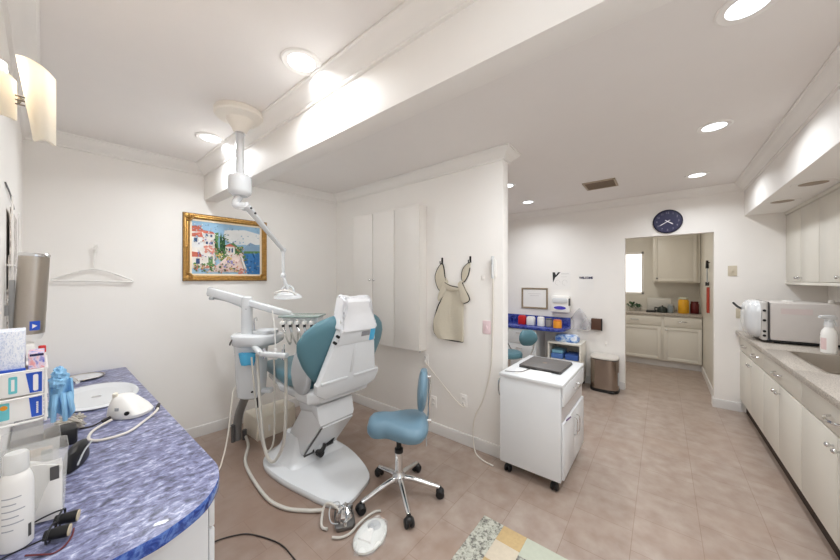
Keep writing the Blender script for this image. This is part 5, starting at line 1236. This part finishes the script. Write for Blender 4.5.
# ------------------------------------------------------------------ right side: base cabinets, counter, sink, uppers
YF = -.69
def pull(x, z, par):
    b = MB(); b.tube([(x-.075, YF+.0, z), (x-.06, YF+.024, z-.004), (x, YF+.034, z-.006), (x+.06, YF+.024, z-.004), (x+.075, YF, z)], lambda q: .005 + .004*math.sin(PI*q), 8); b.build('pull', CHROME, par)
def knob(x, y, z, par, s_=1):
    b = MB(); b.cyl((x, y-.001, z), (x, y+.018, z), .006, n=8); b.ell((x, y+.022, z), (.014, .011, .014), 12); b.build('knob', CHROME, par)
def unit(x0, x1, xs, label, drawers):
    k = thing('base_cabinet', label, 'cabinet', ((x0+x1)/2, -1.0, 0), 'base cabinets along the right wall')
    MB().box(x0+.001, x1-.001, YR+.003, YF-.02, .13, .752 if 3 < x0 < 3.5 else .88, .002).build('body', CREAM, k)
    MB().box(x0+.001, x1-.001, YR+.003, YF-.05, 0, .13).build('toe_kick', mat('toe_brown_shaded', (58, 45, 36), .8), k)  # toe kick brown darkened to put the recess shade into the colour
    for d0, d1 in drawers:
        dr = MB().box(d0+.003, d1-.003, YF-.0195, YF, .715, .868, .003).build('drawer', CREAM, k); pull((d0+d1)/2, .79, dr)
    for d0, d1, kx in ((x0, xs, xs-.04), (xs, x1, xs+.04)):
        dr = MB().box(d0+.003, d1-.003, YF-.0195, YF, .15, .703, .003).build('door', CREAM, k); knob(kx, YF, .645, dr)
unit(3.955, 4.966, 4.415, 'cream base cabinet under the autoclave, farthest of the row on the right', ((3.958, 4.415), (4.415, 4.966)))
unit(3.02, 3.953, 3.50, 'cream base cabinet under the sink, middle of the row on the right', ((3.02, 3.953),))
unit(2.0, 3.018, 2.98 - .47, 'cream base cabinet nearest the right edge of the picture', ((2.0, 3.018),))
SX0, SX1, SY0, SY1 = 3.02, 3.80, -1.18, -.79
b = MB(); zz0, zz1 = .882, .925
b.box(SX1, XF-.002, YR+.003, -.655, zz0, zz1, .003); b.box(2.0, SX0, YR+.003, -.655, zz0, zz1, .003); b.box(SX0, SX1, SY1, -.655, zz0, zz1, .003); b.box(SX0, SX1, YR+.003, SY0, zz0, zz1, .003)
b.build('counter_slab', STONE, None, 'speckled grey stone worktop over the right hand cabinets', 'countertop')
MB().box(2.0, XF-.002, YR+.001, YR+.02, .926, 1.02, .003).build('counter_backsplash', STONE, None, 'speckled stone upstand along the right wall', 'backsplash')
t = thing('steel_sink', 'rectangular stainless sink sunk in the right hand worktop', 'sink', (3.41, -.985, .77))
b = MB(); cxs, cys = (SX0+SX1)/2, (SY0+SY1)/2
def sr(w, h, z, r=.05): return [(cxs + p[0], cys + p[1], z) for p in rrect(w, h, r, 5)]
W_, H_ = SX1-SX0, SY1-SY0
b.loft([sr(W_-.002, H_-.002, .924, .02), sr(W_-.03, H_-.03, .922), sr(W_-.05, H_-.05, .79), sr(W_-.10, H_-.10, .775), sr(.02, .02, .772, .008)], caps=False)
b.loft([sr(W_-.002, H_-.002, .924, .02), sr(W_-.004, H_-.004, .905, .02), sr(W_-.03, H_-.03, .78), sr(W_-.08, H_-.08, .768), sr(.02, .02, .766, .008)], caps=False)
b.build('basin', STEEL, t)
b = MB(); b.lathe([(.001, .776), (.04, .777), (.042, .774), (.001, .774)], (cxs, cys, 0), 20); b.build('drain', CHROME, t)

YU = -1.03
t0_ = None
for x0, x1, lb, ks in ((4.09, 4.966, 'cream upper cabinet pair of doors with small knobs, in the corner by the far wall', (4.53, -.045, .045)), (3.2, 4.088, 'cream upper cabinet at the right picture edge', (3.64, -.045, .045))):
    k = thing('upper_cabinet', lb, 'cabinet', ((x0+x1)/2, -1.15, 1.45), 'upper cabinets on the right wall')
    MB().box(x0+.001, x1-.001, YR+.002, YU-.02, 1.45, 2.19, .002).build('body', CREAM, k)
    MB().box(x0+.001, x1-.001, YU-.035, YU+.004, 1.452, 1.478, .003).build('bottom_rail', CREAM, k)
    MB().box(x0+.001, x1-.001, YR+.002, YU+.008, 2.191, 2.2235, .003).build('top_trim', CREAM, k)
    for d0, d1, kx in ((x0, ks[0], ks[0]+ks[1]), (ks[0], x1, ks[0]+ks[2])):
        dr = MB().box(d0+.004, d1-.004, YU-.0195, YU, 1.482, 2.186, .004).build('door', CREAM, k); knob(kx, YU, 1.52, dr)

t = thing('autoclave', 'pale grey tabletop autoclave with rounded white door on the right worktop', 'autoclave', (4.36, -1.0, .925))
ax0, ax1, ay0, ay1 = 4.14, 4.60, -1.285, -.765
b = MB(); b.box(ax0, ax1, ay0, ay1, .955, 1.295, .012); b.build('housing', mat('autoclave_grey', (200, 194, 190), .4), t)
b = MB(); b.box(ax0-.001, ax1+.001, ay1+.0045, ay1+.0085, .95, 1.30, .003); b.build('seal_strip', DGREY, t)
b = MB(); b.box(ax0+.002, ax1-.002, ay1+.009, ay1+.052, .945, 1.30, .015); b.build('front_collar', mat('collar_grey', (196, 192, 188), .4), t)
b = MB(); rings = []
for y, k in ((0, 1.0), (.025, .99), (.052, .93), (.072, .8), (.084, .6), (.09, .3)):
    rings.append([((ax0+ax1)/2 + p[0]*k, ay1 + .052 + y, 1.13 + p[1]*k) for p in rrect(.44, .35, .12, 7)])
b.loft(rings); b.build('door', WHITE, t, 'rounded white door')
b = MB()
for z in (1.22, 1.13, 1.03, .99): b.cyl((ax0-.006, ay1+.034, z), (ax0+.01, ay1+.034, z), .011, n=12)
b.build('hinge_stud', BLACK, t)
b = MB(); b.tube([(4.42, ay1+.12, 1.205), (4.45, ay1+.16, 1.225), (4.49, ay1+.19, 1.265)], .010, 8); b.build('lever', BLACK, t)
b = MB()
for x in (ax0+.05, ax1-.05):
    for y in (ay0+.05, ay1-.05): b.cyl((x, y, .925), (x, y, .957), .02, n=14)
b.box(ax0+.01, ax1-.01, ay0+.01, ay1+.04, .938, .956); b.build('foot', BLACK, t)
b = MB(MB and frame((ax0-.0005, -.93, 1.22), (0, -1, 0), (0, 0, 1))); b.box(-.10, .08, -.025, .025, 0, .001); b.build('side_label', mat('pale_pink_print', (206, 192, 190), .5), t)
b = MB(); b.cyl((4.3, -1.15, 1.294), (4.3, -1.15, 1.325), .02, .018, 14); b.box(4.35, 4.45, -.95, -.90, 1.294, 1.306, .003); b.build('top_cap', WPLAS, t)

def spray(x, y, label, pump=True):
    k = thing('spray_bottle' if pump else 'pump_bottle', label, 'bottle', (x, y, .9255))
    z = .9255
    b = MB(); b.lathe([(.035, 0), (.041, .006), (.042, .02), (.042, .14), (.036, .175), (.023, .20), (.020, .215), (.001, .215)], (x, y, z), 24); b.build('body', WPLAS, k)
    b = MB(); ring = lambda zz: [(x + .0424*math.cos(a), y + .0424*math.sin(a), zz) for a in [PI*.55 + .9*j/8 for j in range(9)]]
    b.loft([ring(z+.03), ring(z+.12)], caps=False, closed=False); b.build('label_patch', mat('label_pink', (222, 196, 194), .5), k)
    b = MB(); ring2 = lambda zz, a0: [(x + .0426*math.cos(a), y + .0426*math.sin(a), zz) for a in [a0 + .35*j/4 for j in range(5)]]
    b.loft([ring2(z+.09, 1.25), ring2(z+.10, 1.25)], caps=False, closed=False); b.loft([ring2(z+.135, 1.35), ring2(z+.142, 1.35)], caps=False, closed=False); b.build('print_mark', BLACK, k)
    if pump:
        b = MB(); b.cyl((x, y, z+.205), (x, y, z+.24), .025, n=18, bev=.003)
        hx, hy = RT.x, RT.y
        MM = frame((x, y, z+.24), (.626, -.78, 0), (.78, .626, 0))
        b2 = MB(MM); b2.prism([(-.075, .035), (-.06, .052), (.0, .06), (.045, .05), (.055, .03), (.02, .02), (-.02, .0), (.02, .0), (-.06, .022)][:6], 0, .001) if False else None
        b.M = MM
        b.loft([[(sx_, p[0], p[1]) for p in rrect(w, h, min(w, h)*.35, 3, 0, zc_)] for sx_, w, h, zc_ in ((-.075, .018, .018, .045), (-.06, .026, .026, .045), (0, .034, .04, .04), (.04, .03, .035, .04), (.055, .022, .02, .036))])
        b.loft([[(p[0], p[1], zz) for p in rrect(.04*k2, .034*k2, .008, 3)] for zz, k2 in ((0, 1), (.03, .9))])
        b.tube([(.035, 0, .03), (.05, 0, .0), (.062, 0, -.03)], .006, 8)
        b.build('trigger_head', WHITE, k)
    else:
        b = MB(); b.cyl((x, y, z+.21), (x, y, z+.235), .024, n=16); b.build('cap', WPLAS, k)
spray(3.86, -1.02 + .0, 'white trigger spray bottle standing before the autoclave')
spray(3.80 + .04, -1.165, 'white capped bottle right of the spray bottle, at the picture edge', False)

# ------------------------------------------------------------------ camera, world, view
cam = bpy.data.cameras.new('camera'); co = bpy.data.objects.new('camera', cam); C.objects.link(co)
cam.sensor_width = 36; cam.lens = 302/840*36; cam.clip_start = .02
ya = math.radians(38.74)
co.location = (0, 0, 1.5); co.rotation_euler = (PI/2, 0, ya - PI/2)
sc_ = bpy.context.scene; sc_.camera = co
w = bpy.data.worlds.new('world'); sc_.world = w; w.use_nodes = True
bg = w.node_tree.nodes['Background']; bg.inputs['Color'].default_value = (.85, .92, 1, 1); bg.inputs['Strength'].default_value = 1.5
sc_.view_settings.view_transform = 'Standard'; sc_.view_settings.look = 'None'
sc_.view_settings.exposure = -.07; sc_.view_settings.gamma = 1.; sc_.view_settings.use_curve_mapping = False
sc_.cycles.max_bounces = 14; sc_.cycles.diffuse_bounces = 10; sc_.cycles.transparent_max_bounces = 12
